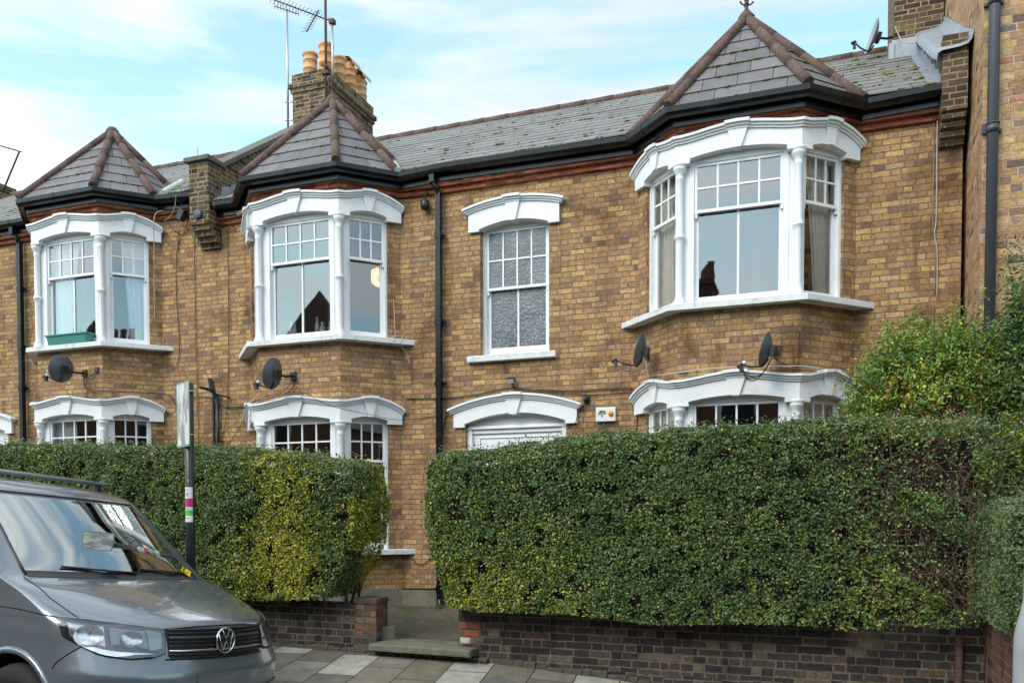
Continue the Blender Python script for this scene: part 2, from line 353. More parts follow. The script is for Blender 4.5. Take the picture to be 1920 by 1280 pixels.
def frosted():
    t = NT('frosted_glass'); o = t.obj(); v = t.n('ShaderNodeTexVoronoi', feature='F1'); v.inputs['Scale'].default_value = 26; t.l(o, v.inputs[0])
    t.bump(v.outputs[0], .004, .6); c = t.mix(t.smooth(v.outputs[0], .12, .42), (.30, .31, .33), (.12, .13, .145)); c = t.mix(1, c, t.ramp(t.noise(o, 3.2, 4), [(.35, .6), (.6, 1.1)]), 'MULTIPLY')
    return t.fin(c, .22, spec=.8)
M_FROST = frosted()
def leafmat(name, rough=.42):
    t = NT(name); a = t.n('ShaderNodeAttribute'); a.attribute_name = 'Col'
    m = t.b; t.put(m.inputs['Base Color'], a.outputs[0]); m.inputs['Roughness'].default_value = rough; m.inputs['Specular IOR Level'].default_value = .45
    tr = t.n('ShaderNodeBsdfTranslucent'); t.l(a.outputs[0], tr.inputs[0]); mx_ = t.n('ShaderNodeMixShader'); mx_.inputs[0].default_value = .22
    t.l(m.outputs[0], mx_.inputs[1]); t.l(tr.outputs[0], mx_.inputs[2]); t.l(mx_.outputs[0], t.out.inputs[0])
    return t.m
M_LEAF = leafmat('leaves')

# ------------------------------------------------------------------ setting: ground
GX = [-60, -20, -9, -5.6, -4.4, -3.2, -2.1, -1.6, -.5, 1.22, 4, 10, 60]
GZ = [1.6, .62, .37, .30, .285, .285, .213, .166, .09, -.03, -.12, -.25, -1.2]
def zwall(x): return float(np.interp(x, GX, GZ))            # pavement height along the garden walls
def zroad(x, y=-5.15): return -.055 - .045 * (x + 4) - .0805 * (min(y, -5.15) + 6.083) * (1 if y > -6.1 else 0)
def zkerb(x): return zroad(x) + .12
KY = -5.15
xs = sorted(set(list(np.arange(-60, 61, 4.)) + list(np.arange(-10, 6, .5))))
mb = MB(); mb.grid([[(x, KY + .15, zkerb(x)) for x in xs], [(x, KY + .15 + (-3.1 - KY - .15) * .5, zkerb(x) * .5 + zwall(x) * .5) for x in xs], [(x, -3.1, zwall(x)) for x in xs]])
struct('pavement', mb, M_PAVE)
mb = MB(); mb.grid([[(x, KY, zroad(x) - .1) for x in xs], [(x, KY, zkerb(x) + .003) for x in xs], [(x, KY + .15, zkerb(x) + .003) for x in xs], [(x, KY + .15, zkerb(x) - .1) for x in xs]], smooth=False)
struct('kerb', mb, M_KERB)
mb = MB(); mb.grid([[(x, y, zroad(x, y)) for x in xs] for y in (-9.1, -7.6, -6.1, KY)]); struct('road', mb, M_ASPH)
mb = MB(); mb.grid([[(x, y, zroad(x, -9) + .11) for x in xs] for y in (-15.2, -9.1)] + [[(x, -9.1, zroad(x, -9) - .1) for x in xs]], smooth=False); struct('far_pavement', mb, M_ASPH)
mb = MB(); mb.quad((-400, -400, -2.5), (400, -400, -2.5), (400, 400, -2.5), (-400, 400, -2.5))
struct('ground', mb, M_SOIL)
mb = MB()
gx = [-16, -9, -5.05, -4.4, -3.4, -2.5, 1.45]
mb.grid([[(x, -3.1, zwall(x) + (.1 if x < -4.5 or x > -3.3 else .085)) for x in gx], [(x, -2.4, .39) for x in gx], [(x, .1, .40) for x in gx]]); struct('front_garden', mb, M_PATH)

# ------------------------------------------------------------------ facade geometry
def frame(O, t):
    l = sqrt(t[0] ** 2 + t[1] ** 2); tx, ty = t[0] / l, t[1] / l; nx, ny = ty, -tx
    return lambda u, o, z: (O[0] + tx * u + nx * o, O[1] + ty * u + ny * o, z)
FW = frame((0, 0), (1, 0))
BW, BP, BA = 1.302, .63, .618
def bay_frames(Xc):
    LS = sqrt(BP ** 2 + BA ** 2)
    return [(frame((Xc - BW, 0), (BA, -BP)), LS, 'l'), (frame((Xc - BW + BA, -BP), (1, 0)), 2 * (BW - BA), 'c'), (frame((Xc + BW - BA, -BP), (BA, BP)), LS, 'r')]
MT = tan(radians(22.7))
def bay_path(Xc): return [(Xc - BW, 0), (Xc - BW + BA, -BP), (Xc + BW - BA, -BP), (Xc + BW, 0)]
def ribbon(mb, F, us, zb, zt, o0, o1, mL=0., mR=0., smooth=False):
    n = len(us)
    def P(k, o, z):
        u = us[k]
        if k == 0: u -= mL * o
        if k == n - 1: u += mR * o
        return F(u, o, z)
    for k in range(n - 1):
        j = k + 1
        if abs(us[j] - us[k]) > 1e-7:
            mb.quad(P(k, o1, zb[k]), P(j, o1, zb[j]), P(j, o1, zt[j]), P(k, o1, zt[k]))
            mb.quad(P(k, o1, zt[k]), P(j, o1, zt[j]), P(j, o0, zt[j]), P(k, o0, zt[k]))
            mb.quad(P(k, o0, zt[k]), P(j, o0, zt[j]), P(j, o0, zb[j]), P(k, o0, zb[k]))
        if abs(us[j] - us[k]) > 1e-7 or abs(zb[j] - zb[k]) > 1e-7:
            mb.quad(P(k, o0, zb[k]), P(j, o0, zb[j]), P(j, o1, zb[j]), P(k, o1, zb[k]))
    mb.quad(P(0, o0, zb[0]), P(0, o1, zb[0]), P(0, o1, zt[0]), P(0, o0, zt[0]))
    k = n - 1; mb.quad(P(k, o1, zb[k]), P(k, o0, zb[k]), P(k, o0, zt[k]), P(k, o1, zt[k]))
def offset(path, o):
    out = []; n = len(path)
    for k in range(n):
        ds = []
        if k > 0: ds.append(Vector((path[k][0] - path[k - 1][0], path[k][1] - path[k - 1][1])).normalized())
        if k < n - 1: ds.append(Vector((path[k + 1][0] - path[k][0], path[k + 1][1] - path[k][1])).normalized())
        ns = [Vector((d.y, -d.x)) for d in ds]
        m = ns[0] if len(ns) == 1 else (ns[0] + ns[1]) / (1 + ns[0].dot(ns[1]))
        out.append((path[k][0] + m.x * o, path[k][1] + m.y * o))
    return out
def sweep(mb, path, prof, zo=None, smooth=False):
    rows = []
    for o, z in prof + [prof[0]]:
        q = offset(path, o); rows.append([(p[0], p[1], z + (zo[k] if zo else 0)) for k, p in enumerate(q)])
    for a in range(len(rows) - 1):
        for b in range(len(path) - 1):
            mb.quad(rows[a][b], rows[a + 1][b], rows[a + 1][b + 1], rows[a][b + 1], smooth=smooth)
    for b, rv in ((0, 1), (len(path) - 1, 0)):
        c = [rows[a][b] for a in range(len(prof))]; mb.quad(*(c[::-1] if rv else c))

def house_root(name, label, x, y=0, z=.3): return thing(name, label, 'house', (x, y, z), group='brick terraced houses')

# ---- lintels (hood moulds)
def lintel(mb, F, u0, u1, h0, h1, zf, zs, zm, top, foot0=None, foot1=None, mL=0., mR=0., ob=.06, mould=.08, key=None, ends=(0., 0.)):
    """u0..u1 whole width, h0..h1 the opening, zf foot, zs spring, zm arch middle, top(u) upper line"""
    us = [u0, h0, h0]; zb = [zf, zf, zs]; c = (h0 + h1) / 2; hw = (h1 - h0) / 2
    N = 12
    for k in range(1, N): u = h0 + (h1 - h0) * k / N; us.append(u); zb.append(zs + (zm - zs) * (1 - ((u - c) / hw) ** 2))
    us += [h1, h1, u1]; zb += [zs, zf, zf]
    U = []; B = []
    for k in range(len(us)):
        if k and us[k] - us[k - 1] > .06 and (k == 1 or k == len(us) - 1): U.append((us[k] + us[k - 1]) / 2); B.append(zf)
        U.append(us[k]); B.append(zb[k])
    ribbon(mb, F, U, B, [top(u) - mould * .8 for u in U], -.16, ob, mL, mR)
    # moulding in three steps
    n = 26
    for i, (a, b, o) in enumerate(((1.0, .68, .022), (.70, .34, .042), (.36, 0, .068))):
        e0, e1 = ends; k0 = u0 - e0 * (.45 + .275 * i); k1 = u1 + e1 * (.45 + .275 * i)
        V = [k0 + (k1 - k0) * k / n for k in range(n + 1)]
        ribbon(mb, F, V, [top(u) - mould * a for u in V], [top(u) - mould * b - (.0 if i == 2 else .001) for u in V], -.02, ob + o, mL, mR)
    kc, kw, kb, kz = key
    zt = top(kc)
    # keystone: tapered block, proud of the face
    o1 = ob + .032
    pts = [(kc - kb / 2, kz), (kc + kb / 2, kz), (kc + kw / 2 * .86, zt - mould * .85), (kc - kw / 2 * .86, zt - mould * .85)]
    fr = [F(u, o1, z) for u, z in pts]; bk = [F(u, -.155, z) for u, z in pts]
    mb.quad(*fr)
    for k in range(4): mb.quad(fr[k], bk[k], bk[(k + 1) % 4], fr[(k + 1) % 4])
    for i, (a, b, o) in enumerate(((.98, .62, .04), (.64, .28, .062), (.30, -.14, .092))):
        w = kw / 2 * (.9 + .07 * i)
        V = [kc - w, kc, kc + w]
        ribbon(mb, F, V, [top(u) - mould * a for u in V], [top(u) - mould * b for u in V], -.01, ob + o)

def bay_lintel(house, Xc, dz):
    mb = MB(); zf, zs, zm = 5.852 + dz, 5.905 + dz, 5.962 + dz; zc = 6.158 + dz
    for F, L, kind in bay_frames(Xc):
        if kind == 'c':
            top = lambda u, L=L: zc + .078 * sin(pi * min(max(u / L, 0), 1)) ** 1.6
            lintel(mb, F, 0, L, L / 2 - .547, L / 2 + .547, zf, zs, zm, top, mL=MT, mR=MT, key=(L / 2, .27, .085, zm - .012))
        else:
            def prof(v, L=L):            # v = distance from the bay's corner
                v = v / L
                if v < .48: return zc + .066 * sin(pi * max(v, 0) / .96) ** 1.6
                q = (v - .48) / .52; return zc + .066 - .145 * q ** 2
            if kind == 'l': lintel(mb, F, 0, L, L - .66, L - .137, zf, zs, zm - .01, lambda u, L=L: prof(L - u), mL=-.1, mR=MT, key=(L - .405, .21, .075, zm - .02), ends=(.03, 0))
            else: lintel(mb, F, 0, L, .137, .66, zf, zs, zm - .01, prof, mL=MT, mR=-.1, key=(.405, .21, .075, zm - .02), ends=(0, .03))
    mesh_obj('lintel', mb, M_WHITE, house)

# ---- sash windows
def sash_window(house, F, uc, gw, z0, zb, zm, zt, cols, lcols, head, mats=(M_GLASS, M_GLASS), jw=.06, rec=.0, name='window'):
    """glass half width gw; sill z0; lower glass bottom zb; meeting rail zm; glass top zt"""
    r = rec; st = .036
    f = MB()
    for s in (-1, 1):
        a, b = sorted((uc + s * (gw + st), uc + s * (gw + st + jw)))
        f.fbox(F, a, b, -.18 - r, -.045 - r, z0, head)
        a2, b2 = sorted((uc + s * (gw + st - .012), uc + s * (gw + st)))
        f.fbox(F, a2, b2, -.105 - r, -.098 - r, z0 + .02, zt + .03)
    f.fbox(F, uc - gw - st + .0015, uc + gw + st - .0015, -.178 - r, -.052 - r, zt + st, head)
    f.fbox(F, uc - gw - st + .0015, uc + gw + st - .0015, -.178 - r, -.043 - r, z0 - .02, z0 + .022)
    w = mesh_obj(name, f, M_WHITE, house)
    u_ = MB(); o0, o1 = -.098 - r, -.062 - r
    for s in (-1, 1):
        a, b = sorted((uc + s * gw, uc + s * (gw + st - .002))); u_.fbox(F, a, b, o0, o1, zm - .03, zt + st - .002)
        u_.fbox(F, a + .004, b - .002, o0, o1 - .004, zm - .085, zm - .03)            # horn
    u_.fbox(F, uc - gw, uc + gw, o0 + .001, o1 - .001, zt, zt + st - .004)
    u_.fbox(F, uc - gw, uc + gw, o0 - .01, o1 + .004, zm - .028, zm + .008)
    for k in range(1, cols):
        u = uc - gw + 2 * gw * k / cols; u_.fbox(F, u - .011, u + .011, o0 + .006, o1 - .005, zm + .008, zt)
    zz = (zm + .008 + zt) / 2
    for k in range(cols):
        a = uc - gw + 2 * gw * k / cols + (.011 if k else 0); b = uc - gw + 2 * gw * (k + 1) / cols - (.011 if k < cols - 1 else 0)
        u_.fbox(F, a, b, o0 + .007, o1 - .006, zz - .011, zz + .011)
    mesh_obj('sash', u_, M_SASH, w)
    l_ = MB(); o0, o1 = -.142 - r, -.107 - r; g2 = gw - .014
    for s in (-1, 1):
        a, b = sorted((uc + s * g2, uc + s * (gw + st - .004))); l_.fbox(F, a, b, o0, o1, z0 + .022, zm - .02)
    l_.fbox(F, uc - g2, uc + g2, o0 + .001, o1 - .001, z0 + .022, zb)
    if lcols == 2: l_.fbox(F, uc - .013, uc + .013, o0 + .005, o1 - .004, zb, zm - .02)
    mesh_obj('sash', l_, M_SASH, w)
    p = MB(); p.quad(F(uc - gw, -.08 - r, zm), F(uc + gw, -.08 - r, zm), F(uc + gw, -.08 - r, zt), F(uc - gw, -.08 - r, zt)); mesh_obj('pane', p, mats[0], w)
    p = MB(); p.quad(F(uc - g2, -.125 - r, zb), F(uc + g2, -.125 - r, zb), F(uc + g2, -.125 - r, zm - .02), F(uc - g2, -.125 - r, zm - .02)); mesh_obj('pane', p, mats[1], w)
    return w

def column(house, x, y, z0, z1):
    h = z1 - z0; m = MB(); q = h * .485
    pr = [(.072, 0), (.074, .03), (.070, .055), (.058, .085), (.051, .10), (.054, .11), (.046, .125), (.043, .14), (.042, q - .06), (.046, q - .045), (.053, q - .025), (.063, q - .01), (.068, q), (.063, q + .012), (.052, q + .03), (.049, q + .05), (.045, q + .06), (.042, h - .20), (.048, h - .185), (.052, h - .17), (.046, h - .155), (.047, h - .13), (.055, h - .11), (.067, h - .085), (.078, h - .065), (.082, h - .05), (.076, h - .042), (.086, h - .03), (.090, h - .012), (.090, h)]
    m.lathe((x, y, z0), pr, 20); return mesh_obj('column', m, M_WHITE, house)

def cpost(house, F, us, s0, top_, a, b):
    p = MB(); ribbon(p, F, us, [s0 - .02] * 2, [top_] * 2, -.17, -.055, a, b); mesh_obj('corner_post', p, M_WHITE, house)
def bay(house, Xc, dz=0., gz=0., lower=True, glass=(M_GLASS, M_GLASS)):
    B = MB(); base = .25 + dz
    segs = [(base, 1.15 + dz), (3.24 + dz, 4.128 + dz), (6.1 + dz, 6.34 + dz + gz)]
    for F, L, kind in bay_frames(Xc):
        mL = MT if kind != 'l' else 0; mR = MT if kind != 'r' else 0
        for a, b in segs: ribbon(B, F, [0, L], [a, a], [b, b], -.2, 0, mL, mR)
        for a, b in ((1.15 + dz, 3.24 + dz), (4.128 + dz, 6.1 + dz)):
            if kind == 'l': ribbon(B, F, [0, L - .69], [a] * 2, [b] * 2, -.2, -.001)
            if kind == 'r': ribbon(B, F, [.69, L], [a] * 2, [b] * 2, -.2, -.001)
        for s0, top_, zt in ((1.2, 3.13, 3.003), (4.2, 5.99, 5.838)):
            s0 += dz; top_ += dz; zt += dz
            if kind == 'c':
                sash_window(house, F, L / 2, .472, s0, s0 + .11, (zt - .515), zt, 4, 2, top_, glass)
                e = .472 + .036 + .06
                cpost(house, F, [0, L / 2 - e], s0, top_, MT, 0); cpost(house, F, [L / 2 + e, L], s0, top_, 0, MT)
            else:
                uc = .39; gw = .232; c = uc if kind == 'r' else L - uc
                sash_window(house, F, c, gw, s0, s0 + .11, (zt - .515), zt, 3, 1, top_, glass)
                e = gw + .036 + .06
                if kind == 'r':
                    cpost(house, F, [0, c - e], s0, top_, MT, 0)
                    if .69 - c - e > .005: cpost(house, F, [c + e, .69], s0, top_, 0, 0)
                else:
                    cpost(house, F, [c + e, L], s0, top_, 0, MT)
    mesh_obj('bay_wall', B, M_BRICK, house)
    cx = BW - BA - .012
    for s in (-1, 1):
        column(house, Xc + s * cx, -BP + .012, 4.195 + dz, 5.872 + dz)
        column(house, Xc + s * cx, -BP + .012, 1.195 + dz, 3.018 + dz)
    bay_lintel(house, Xc, dz); bay_lintel(house, Xc, dz - 2.855)
    for zz in (4.203, 1.222):
        m = MB(); z = zz + dz
        pl = [(Xc - 1.52, .0), (Xc - .79, -.757), (Xc + .79, -.757), (Xc + 1.52, 0.), (Xc + 1.2, .12), (Xc - 1.2, .12)]
        pt = [(p[0], p[1]) for p in pl]; m.prism(pt, z - .078, z - .004)
        mesh_obj('sill', m, M_SILL, house, bevel=.006)
    # floor plates and ceiling inside the bay
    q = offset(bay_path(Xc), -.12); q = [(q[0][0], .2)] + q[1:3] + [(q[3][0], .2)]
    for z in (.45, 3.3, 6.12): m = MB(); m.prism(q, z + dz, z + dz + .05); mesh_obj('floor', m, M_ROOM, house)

# ---- wall sheet with holes
def wall_sheet(mb, x0, x1, z0, z1, holes, y=0., th=.2):
    xs_ = sorted({x0, x1, *[h[0] for h in holes], *[h[1] for h in holes]}); zs_ = sorted({z0, z1, *[h[2] for h in holes], *[h[3] for h in holes]})
    for i in range(len(xs_) - 1):
        for j in range(len(zs_) - 1):
            a, b, c, d = xs_[i], xs_[i + 1], zs_[j], zs_[j + 1]; mx_, mz = (a + b) / 2, (c + d) / 2
            if any(h[0] < mx_ < h[1] and h[2] < mz < h[3] for h in holes): continue
            mb.quad((a, y, c), (b, y, c), (b, y, d), (a, y, d)); mb.quad((b, y + th, c), (a, y + th, c), (a, y + th, d), (b, y + th, d))
    for a, b, c, d in holes:
        mb.quad((a, y, c), (a, y, d), (a, y + th, d), (a, y + th, c)); mb.quad((b, y, d), (b, y, c), (b, y + th, c), (b, y + th, d))
        mb.quad((a, y, d), (b, y, d), (b, y + th, d), (a, y + th, d)); mb.quad((a, y, c), (a, y + th, c), (b, y + th, c), (b, y, c))

RS = .633                         # roof slope
def zroof(y, dz=0.): return 6.52 + dz + (y + .22) * RS
RY = 3.05
def roof(house, x0, x1, dz, moss_n, rnd, name='roof'):
    m = MB(); n = 14; L = RY + .22; c = 1 / sqrt(1 + RS * RS); nx = (0, -RS * c, c)
    for k in range(n):
        ya = -.22 + L * k / n; yb = -.22 + L * (k + 1) / n + .03
        za, zb_ = zroof(ya, dz), zroof(yb, dz); h = .014
        a = (ya + nx[1] * h, za + nx[2] * h)
        m.vv[len(m.f)] = [k * .27, k * .27, k * .27 + .268, k * .27 + .268]; m.quad((x0, a[0], a[1]), (x1, a[0], a[1]), (x1, yb, zb_ + .001), (x0, yb, zb_ + .001))
        m.quad((x0, a[0] + .002, a[1] - .016), (x1, a[0] + .002, a[1] - .016), (x1, a[0], a[1]), (x0, a[0], a[1]))
    r = mesh_obj(name, m, M_SLATE, house)
    b = MB(); b.quad((x1, RY, zroof(RY, dz)), (x1, 7, zroof(RY, dz) - (7 - RY) * RS), (x0, 7, zroof(RY, dz) - (7 - RY) * RS), (x0, RY, zroof(RY, dz)))
    mesh_obj('rear_slope', b, M_SLATE, r)
    t = MB(); x = x0; k = 0
    while x < x1:
        e = min(x + .46, x1); t.tube([(x, RY, zroof(RY, dz) - .0), (e + .02, RY, zroof(RY, dz) + .006)], [.070, .072], 10); x += .46
    mesh_obj('ridge_tiles', t, M_RIDGE, r)
    g = MB()
    for _ in range(moss_n):
        u = random.random() ** 1.3; k = int(u * n); y = -.22 + L * k / n + random.choice((0, 0, 0, random.uniform(.03, .2))); x = rnd()
        s = random.uniform(.010, .028) * (1.5 if random.random() < .12 else 1)
        for _ in range(random.randint(1, 4)):
            g.blob((x + random.uniform(-.06, .06), y - .005, zroof(y, dz) + .010), s * random.uniform(.5, 1.), 6, 3, (1.3, .7, .5), .3)
    mesh_obj('moss', g, M_MOSS, r)['kind'] = 'stuff'
    return r
def mossmat():
    t = NT('moss'); o = t.obj(); c = t.ramp(t.noise(o, 1.4, 3), [(.35, (.045, .05, .012)), (.5, (.10, .13, .02)), (.68, (.24, .26, .035))]); t.bump(t.noise(o, 90, 3), .01); return t.fin(c, .95)
M_MOSS = mossmat()
LICH = simple('orange_lichen', (.42, .27, .05), .9, var=.3, vs=40)

def turret(house, Xc, dz, gz, apex_y=.32, apex_z=7.93, finial=0):
    zb = 6.495 + dz + gz; A = offset(bay_path(Xc), .235)
    path = [(Xc - 1.9, 0)] + bay_path(Xc) + [(Xc + 1.9, 0)]
    q = offset(path, .235)[1:5]
    bx = (q[3][0] - q[0][0]) / 2
    base = [(Xc - bx + .02, .80), (q[0][0] + .02, q[0][1])] + [q[1], q[2]] + [(q[3][0] - .02, q[3][1]), (Xc + bx - .02, .80)]
    T = Vector((Xc, apex_y, apex_z + dz)); m = MB(); rows = 7
    m.quad(tuple(T), (base[0][0], base[0][1], zb), (base[-1][0], base[-1][1], zb))
    for k in range(5):
        a = Vector((*base[k], zb)); b = Vector((*base[k + 1], zb)); N = (b - a).cross(T - a).normalized()
        for r in range(rows):
            t0, t1 = r / rows, min((r + 1) / rows + .012, 1)
            h = N * .015
            p = [a.lerp(T, t0) + h, b.lerp(T, t0) + h, b.lerp(T, t1) + N * .002, a.lerp(T, t1) + N * .002]
            m.vv[len(m.f)] = [r * .235, r * .235, r * .235 + .233, r * .235 + .233]; m.quad(*[tuple(v) for v in p]); m.quad(tuple(p[0] - N * .015), tuple(p[1] - N * .015), tuple(p[1]), tuple(p[0]))
    r = mesh_obj('bay_roof', m, M_SLATE2, house)
    h = MB()
    for k in (0, 1, 2, 3, 4, 5):
        a = Vector((*base[k], zb + .03)); T2 = T + Vector((0, 0, .035))
        if k in (0, 5): a = a.lerp(T2, .12)
        d = (T2 - a); L = d.length; d.normalize(); s = .02; seg = .52
        while s < L - .05:
            e = min(s + seg + .04, L); h.tube([tuple(a + d * s), tuple(a + d * e)], [.062, .059], 10); s += seg
    h.blob((T.x, T.y, T.z + .02), .11, 8, 5, (1, 1, .8))
    mesh_obj('hip_tiles', h, M_RIDGE, r)
    g = MB()
    for _ in range(34):
        k = random.choice((1, 2, 2, 3)); a = Vector((*base[k], zb)); b = Vector((*base[k + 1], zb)); rr = random.choice((1, 1, 2, 2, 3, 4)); t = rr / rows
        p = a.lerp(T, t).lerp(b.lerp(T, t), random.uniform(.1, .9)); N = (b - a).cross(T - a).normalized()
        for _ in range(random.randint(1, 3)):
            s = random.uniform(.010, .024); g.blob(tuple(p + N * .012 + (b - a).normalized() * random.uniform(-.1, .1)), s, 6, 3, (1.8, .9, .6), .25)
    mesh_obj('moss', g, M_MOSS, r)['kind'] = 'stuff'
    if finial:
        f = MB(); z = T.z + .09; s = finial
        f.lathe((T.x, T.y, z), [(.045, 0), (.05, .02), (.025, .04), (.02, .09), (.038, .11), (.022, .13), (.03, .17), (.05, .19), (.02, .22), (.014, .27), (.024, .29), (.01, .31), (.008, .31 + .42 * s), (.002, .32 + .45 * s)], 10)
        for a_ in range(4):
            an = a_ * pi / 2 + .4
            for zz, ln in ((.10, .085), (.18, .07)):
                f.tube([(T.x, T.y, z + zz), (T.x + ln * .6 * cos(an), T.y + ln * .6 * sin(an), z + zz + .01), (T.x + ln * cos(an), T.y + ln * sin(an), z + zz + .045)], [.010, .009, .014], 5)
        mesh_obj('finial', f, M_RUST, r)
    return r

GUT = [(.125, 6.50), (.128, 6.455), (.15, 6.42), (.19, 6.405), (.232, 6.42), (.256, 6.455), (.262, 6.515), (.254, 6.515), (.246, 6.50)]
def eaves(house, path, zo, dz, zr):
    zo = [z + dz for z in zo]; zr = [z + dz for z in zr]
    m = MB(); sweep(m, path, [(-.01, 6.245), (.085, 6.262), (.098, 6.27), (.098, 6.325), (-.01, 6.33)], zr); sweep(m, path, [(-.01, 6.186), (.045, 6.192), (.052, 6.20), (.052, 6.2485), (-.01, 6.25)], zr)
    mesh_obj('red_brick_course', m, M_BRICK_RED, house)
    m = MB(); sweep(m, path, [(0, 6.333), (.118, 6.333), (.118, 6.50), (0, 6.50)], zo); mesh_obj('fascia', m, M_BLACK, house)
    m = MB(); sweep(m, path, GUT, zo, smooth=False)
    for k in range(len(path) - 1):
        a = Vector((*path[k], zo[k])); b = Vector((*path[k + 1], zo[k + 1])); L = (b - a).length; n = max(1, int(L / .85)) if L > .8 else 1
        for i in range(n):
            t = (i + .5) / n; c = a.lerp(b, t); d = (b - a).normalized()
            p0 = c - d * .016; p1 = c + d * .016; s0 = len(m.v)
            sweep(m, [(p0.x, p0.y), (p1.x, p1.y)], [((o - .19) * 1.07 + .19, (z - 6.46) * 1.09 + 6.46) for o, z in GUT], [p0.z, p1.z])
    mesh_obj('gutter', m, M_BLACK, house)

def downpipe(house, x, z0, z1, y=-.09, r=.037, mat=None, swan=True, joints=(), square=True, foot=False):
    m = MB(); pts = [(x, y, z0), (x, y, z1)]
    if swan: pts += [(x - .02, y - .03, z1 + .06), (x - .05, y - .09, z1 + .16), (x - .05, y - .10, z1 + .3)]
    n = 4 if square else 12
    if square:
        m.box((x - r, y - r, z0), (x + r, y + r, z1))
        m.tube([(x, y, z1 - .05), (x - .01, y - .02, z1 + .05), (x - .05, y - .09, z1 + .15)], r * .95, 8)
        m.box((x - .05 - r, y - .09 - r, z1 + .12), (x - .05 + r, y - .09 + r, z1 + .33))
    else: m.tube(pts[:2] if not swan else pts, r, n)
    for z in joints:
        if square: m.box((x - r - .008, y - r - .008, z - .045), (x + r + .008, y + r + .008, z + .045))
        else: m.tube([(x, y, z - .04), (x, y, z + .04)], r + .01, n); m.tube([(x, y, z + .045), (x, y, z + .06)], r + .014, n)
        m.box((x - .09, y + r - .01, z - .015), (x + .09, y + r + .02, z + .015))
    if foot: m.tube([(x, y, z0 + .1), (x, y, z0 + .03), (x + .03, y - .08, z0 - .03)], .05, 8)
    return mesh_obj('downpipe', m, mat or M_PIPEG, house)

def chimney_pots(parent, pots, z):
    for x, y, h, r, mt, cowl in pots:
        m = MB(); pr = [(r * 1.02, 0), (r * 1.0, .03), (r * .985, h * .34), (r * 1.03, h * .345), (r * 1.03, h * .37), (r * .98, h * .375), (r * .96, h * .68), (r * 1.01, h * .685), (r * 1.01, h * .71), (r * .96, h * .715), (r * .96, h * .87), (r * 1.07, h * .90), (r * 1.12, h * .93), (r * 1.12, h * .96), (r * 1.07, h), (r * .9, h), (r * .85, h - .1), (.01, h - .12)]
        m.lathe((x, y, z), pr, 20); p = mesh_obj('chimney_pot', m, mt, parent)
        if cowl:
            c = MB(); c.tube([(x, y, z + h - .02), (x, y, z + h + .12)], r * .75, 14)
            rows = []
            for yy in (-.17, .17): rows.append([(x + (r * 1.2) * cos(a) + .0, y + yy, z + h + .03 + .15 * sin(a)) for a in [pi * k / 10 for k in range(11)]])
            c.grid(rows, True); rows2 = [[(p_[0] * 1. , p_[1], p_[2] - .012) for p_ in rw] for rw in rows]; c.grid(rows2, True, flip=True)
            mesh_obj('cowl', c, M_POT2, parent)

# ================================================================== HOUSES
HM = house_root('terraced_house', 'yellow brick terraced house with two slate-roofed bays either side of a shared white doorway', -4.0)
XR, XM, XL = -1.0, -7.045, -11.35
PL0, PL1 = -9.22, -8.86
wall = MB()
wall_sheet(wall, -9.04, 1.42, .2, 6.34, [(XM - BW, XM + BW, .2, 6.34), (XR - BW, XR + BW, .2, 6.34), (-4.51, -3.51, 3.88, 5.75), (-4.735, -3.27, .42, 3.12)])
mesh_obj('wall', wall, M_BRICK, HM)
bay(HM, XM, 0, -.03, glass=(M_GLASS, M_GLASS)); bay(HM, XR, 0, -.06)
rM = roof(HM, PL1 - .05, 1.18, 0, 270, lambda: random.choice((random.uniform(-8.6, 1.1), random.uniform(-6, -2), random.uniform(-.3, 1.1))))
turret(HM, XM, 0, -.03, finial=.05); turret(HM, XR, 0, -.06, finial=1)
path = [(-8.86, 0)] + bay_path(XM) + [(-5, 0)] + bay_path(XR) + [(1.165, 0)]
zo = [-.03, -.03, -.03, -.03, -.03, 0.0, -.03, -.06, -.06, -.04, -.01]
eaves(HM, path, zo, 0, [0, .01, .03, .03, .02, 0, 0, .0, .0, .0, 0])
# lintels, sill, window and door in the middle
m = MB(); c = -4.01
lintel(m, FW, c - .654, c + .654, c - .5, c + .5, 5.597, 5.622, 5.705, lambda u: 5.90 + .108 * (1 - ((u - c) / .728) ** 2), key=(c, .245, .085, 5.685), ends=(.074, .074), mould=.078, ob=.055)
mesh_obj('lintel', m, M_WHITE, HM)
m = MB(); c2 = -4.003
lintel(m, FW, c2 - .895, c2 + .895, c2 - .732, c2 + .732, 2.925, 2.97, 3.10, lambda u: 3.178 + .18 * (1 - ((u - c2) / .965) ** 2), key=(c2, .27, .10, 3.075), ends=(.07, .07), mould=.082, ob=.055)
mesh_obj('lintel', m, M_WHITE, HM)
m = MB(); m.box((-4.68, -.085, 3.815), (-3.40, .10, 3.898)); mesh_obj('sill', m, M_SILL, HM, bevel=.006)
sash_window(HM, FW, -4.01, .415, 3.898, 4.03, 4.845, 5.60, 4, 2, 5.73, (M_FROST, M_FROST), jw=.055, rec=.055)
d = MB(); d.box((-4.735, .10, .42), (-3.27, .14, 3.11)); dr = mesh_obj('door', d, M_WHITE, HM)
d = MB()
for a, b, z0, z1, o in ((-4.735, -4.66, .42, 2.90, .05), (-3.345, -3.27, .42, 2.90, .05)): d.box((a, o, z0), (b, .099, z1))
d.box((-4.73, .035, 2.90), (-3.275, .098, 2.925)); d.box((-4.73, .05, 2.925), (-3.275, .098, 2.945)); d.box((-4.655, .07, 2.84), (-3.35, .098, 2.899))
d.box((-4.57, .085, 2.775), (-3.43, .098, 2.79)); d.box((-4.57, .085, 2.46), (-3.43, .098, 2.475)); d.box((-4.57, .085, 2.475), (-4.555, .098, 2.775)); d.box((-3.445, .085, 2.475), (-3.43, .098, 2.775))
